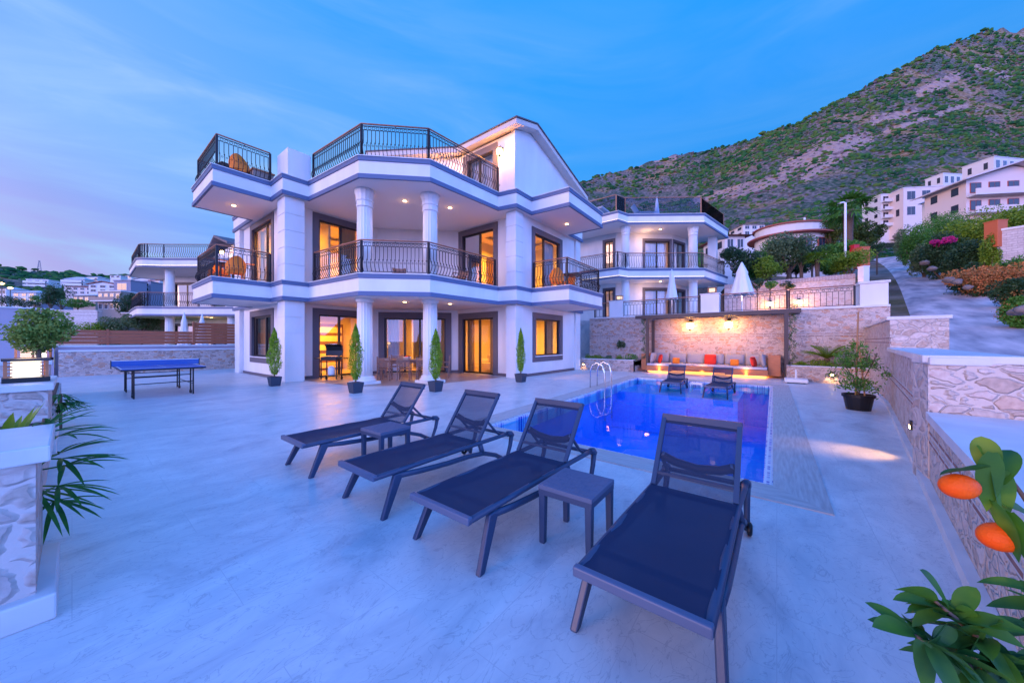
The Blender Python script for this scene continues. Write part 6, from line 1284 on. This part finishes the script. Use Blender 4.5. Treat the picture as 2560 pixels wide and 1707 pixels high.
tree(2003, 598, 690, 25, 36, 'dark bluish conifer in front of the large olive like tree', 'leafd', seed=3, n=2200, trunk=.15)
tree(1915, 640, 712, 25.5, 78, 'yellow green tree between the dark tree and the olive like tree', 'leafy', seed=4, n=3000, trunk=.2)
tree(2090, 600, 668, 32, 110, 'wide green hedge like tree left of the street lamp', 'leaf', seed=5, n=4200, trunk=.12)
palm(2043, 632, 722, 24, 62, 'small palm with thin trunk standing before the garden wall', 3)
tree(2125, 628, 712, 24, 88, 'bright yellow green shrub tree at the end of the garden wall', 'leafy', seed=6, n=3600, trunk=.3)
palm(2120, 496, 640, 33, 112, 'tall palm with thick trunk beside the street lamp', 8, 'leaf', .35)
tree(2160, 540, 645, 38, 84, 'large dark pine beside the road, behind the palm', 'pine', seed=7, n=5200, trunk=.1)
tree(2078, 535, 640, 40, 62, 'dry yellowish pine left of the tall palm', 'pine', seed=17, n=3600, trunk=.2)
tree(2192, 600, 640, 36, 44, 'low dark shrub at the left edge of the road', 'leafd', seed=18, n=1600, trunk=.05, name='shrub', cat='shrub')
t = thing('street_lamp', 'tall pale street lamp pole beside the palm', 'street lamp', (*WX(at(2113, 30), 30), zz(642, 30))); MB().tube([(0, 0, -1), (0, 0, 4.75)], .085, 10).build('pole', 'white', t); MB().tube([(0, 0, 4.7), (-.1, .13, 4.78), (-.28, .36, 4.72)], .07, 8).build('lamp_head', 'white', t)
def cfbox(name, px0, px1, py0, py1, Y, mt, label, cat):
    x, y = WX(at((px0 + px1) / 2, Y), Y); w = (px1 - px0) / 853 * Y / 2; z0, z1 = zz(py1, Y), zz(py0, Y); t = thing(name, label, cat, (x, y, z0), R(-52.2)); MB().box(-w, w, -w, w, -1, z1 - z0 - .06).build('body', mt, t, bevel=.02); MB().box(-w * 1.06, w * 1.06, -w * 1.06, w * 1.06, z1 - z0 - .058, z1 - z0).build('lid', mt, t)
cfbox('utility_box', 2143, 2164, 619, 642, 29, 'terra', 'terracotta coloured box beside the road under the palm', 'utility box'); cfbox('litter_bin', 2129, 2142, 613, 634, 30, 'redbin', 'red bin beside the palm trunk', 'bin'); cfbox('gate_post', 2151, 2166, 666, 712, 20, 'wall', 'white gate post between upper terrace railing and road', 'gate post'); cfbox('gate_post', 2476, 2501, 553, 584, 24, 'terra', 'terracotta chimney like post on the stone wall at the right edge', 'post')
for px, yt, yb, Y, w, mt, lab in ((1925, 600, 680, 31, 80, 'leaf', 'green tree left of the curved house, behind the olive like tree'), (2030, 615, 672, 30, 70, 'leafd', 'dark green bush between the conifer and the street lamp'), (1890, 655, 705, 29, 60, 'leaf', 'low green tree right of the wide parasol'), (2080, 640, 690, 27, 60, 'leaf', 'low green bush above the garden wall left of the yellow green tree'), (1990, 650, 690, 28, 70, 'leafd', 'low dark bush above the garden wall under the conifer')):
    tree(px, yt, yb, Y, w, lab, mt, 'tree', 'tree', .08, 3600, px, .14, 20)
words = ['first', 'second', 'third', 'fourth', 'fifth', 'sixth', 'seventh']
for i, (px, yt, yb, Y, w, mt) in enumerate([(1893, 696, 730, 22.5, 34, 'leafd'), (1925, 700, 728, 22.5, 30, 'leaf'), (1965, 703, 726, 22.5, 34, 'leafd'), (2000, 704, 726, 22.5, 26, 'leafd'), (2050, 705, 726, 22, 22, 'leafy')]):
    tree(px, yt, yb, Y, w, '%s dark shrub from the left behind the upper terrace railing' % words[i], mt, 'shrub', 'shrub', .05, 900, 60 + i, .09, 8, group='shrubs behind the upper terrace railing')
# right bank of the road
for i, (px, yt, yb, Y, w, mt, lab) in enumerate([
    (2290, 560, 640, 40, 74, 'leaf', 'round green bush on the right side of the road, farthest up'), (2262, 562, 625, 48, 46, 'leafg', 'grey green bush at the bend of the road'),
    (2355, 590, 680, 30, 100, 'leafd', 'dark shrub with magenta blossom on the right bank of the road'), (2440, 535, 620, 30, 120, 'leafy', 'bright green shrub above the magenta one'),
    (2500, 515, 570, 33, 150, 'leafy', 'long bright hedge in front of the pink house'), (2360, 525, 575, 46, 110, 'leaf', 'hedge below the white bungalow'), (2430, 600, 690, 26, 100, 'leafd', 'dark shrub between the magenta and the orange flowered bushes'),
    (2470, 655, 742, 21, 160, 'oflower', 'large orange flowered bush on the right bank of the road'), (2545, 690, 760, 17, 90, 'leafd', 'dark green bush below the orange flowers at the right edge'), (2550, 735, 790, 14, 70, 'leaf', 'low plant with orange flowers at the right edge above the road'), (2475, 590, 650, 24, 40, 'leafy', 'creeper hanging over the left end of the stone wall on the right'),
    (2400, 545, 610, 36, 90, 'leafy', 'bright yellow green bush uphill of the magenta flowered shrub'), (2320, 545, 600, 52, 80, 'leaf', 'green bush far up the bank below the apartment blocks'), (2535, 640, 700, 22, 90, 'leaf', 'green bush under the right end of the stone wall'), (2415, 660, 720, 22.5, 60, 'leafd', 'dark low shrub at the verge left of the orange flowered bush'), (2310, 610, 655, 33, 50, 'leafg', 'grey green low bush at the verge above the boulders'), (2530, 520, 580, 28, 90, 'leafy', 'bright creeper bush above the stone wall at the right edge')]):
    t = tree(px, yt, yb, Y, w, lab, mt, 'shrub', 'shrub', .02, 9000 if w > 90 else 6000, 80 + i, .17 if Y > 24 else .12, 26)
    if i == 2: b = leaves('blossom', 'flower', t, crownpts((.8, .8, .4), 500, 5, 6, .5, 1, 0), .17, 5); hz = zz(yt + 22, Y) - t.location.z; vx, vy = t.location.x, t.location.y; vl = math.hypot(vx, vy); b.location = (-1.5 * vx / vl, -1.5 * vy / vl, hz)
    if i in (9, 8): leaves('blossom', 'oflower', t, crownpts((.7, .7, .45), 380, 6, 8, .6, 1, .8), .08, 5)
    if i == 7: leaves('green_leaves', 'leafd', t, crownpts((1.7, 1.7, .95), 2400, 16, 14, .5, 1, .75), .11, 15)
x0, y0 = WX(at(2478, 24), 24); x1, y1 = WX(at(2640, 22), 22)
stonewall('stone_wall', [(x0, y0), (x1, y1)], zz(660, 24), zz(576, 24), .5, 'layered pale stone wall among shrubs at the right edge', m='ashlar', cope=.15)
g_ = random.Random(3)
for i, (px, py, Y, s) in enumerate([(2372, 700, 20, .3), (2392, 705, 19, .26), (2330, 672, 25, .3), (2310, 658, 28, .35), (2540, 780, 12, .22), (2560, 775, 11.5, .25), (2240, 592, 50, .5), (2420, 718, 17, .2)]):
    x, y = WX(at(px, Y), Y); V = IV * (1 + np.random.default_rng(i).uniform(-.25, .25, (len(IV), 1))) * np.array([s, s * .8, s * .6]) + np.array([x, y, zz(py, Y)])
    o = npmesh('boulder', V, IF, 'rock'); tag(o, ['pinkish boulder beside the road under the dark shrubs', 'brown boulder next to the orange flowered bush', 'pinkish boulder at the foot of the magenta shrub', 'brown boulder at the road bend below the green bush', 'pinkish boulder at the right edge above the road', 'brown boulder at the very right edge by the low orange flowers', 'large pinkish boulder far up at the left side of the bush row', 'small brown boulder on the verge before the orange flowered bush'][i], 'boulder', 'boulders along the road')
# left side greenery behind the fence
for i, (px, yt, yb, Y, w, mt, lab) in enumerate([
    (127, 715, 790, 38, 34, 'leafd', 'slim dark tree with bare trunk above the lilac wall'), (155, 712, 775, 48, 74, 'leafd', 'dark tree mass above the pale coursed wall'), (195, 745, 772, 46, 60, 'leaf', 'clipped green hedge before the brownish house'),
    (318, 728, 800, 36, 50, 'leafd', 'tall dark cypress like shrub left of the neighbouring villa'), (300, 790, 838, 30, 70, 'leafg', 'grey green bushes on the bank behind the fence'), (355, 780, 835, 30, 70, 'leafg', 'grey green bush before the neighbouring villa column'), (250, 800, 838, 30, 80, 'leafy', 'yellow green bush on the bank behind the fence'),
    (20, 735, 770, 60, 60, 'leafd', 'dark trees at the left edge above the lilac wall'), (60, 748, 770, 60, 50, 'leafd', 'dark shrubs below the white houses on the left'), (95, 735, 768, 66, 44, 'leaf', 'green tree right of the white hipped house'), (340, 735, 790, 40, 40, 'leafd', 'dark tree beside the balcony of the neighbouring villa')]):
    tree(px, yt, yb, Y, w, lab, mt, 'tree' if i in (0, 1, 7, 9, 10) else 'shrub', 'tree' if i in (0, 1, 7, 9, 10) else 'shrub', .3 if i == 0 else .06, 2400, 120 + i, .14)
struct(MB().prism([WX(-40, 27.2), WX(-22, 27.2), WX(-22, 31), WX(-40, 31)], -.6, 1.2).build('grass_bank', 'leafy'))
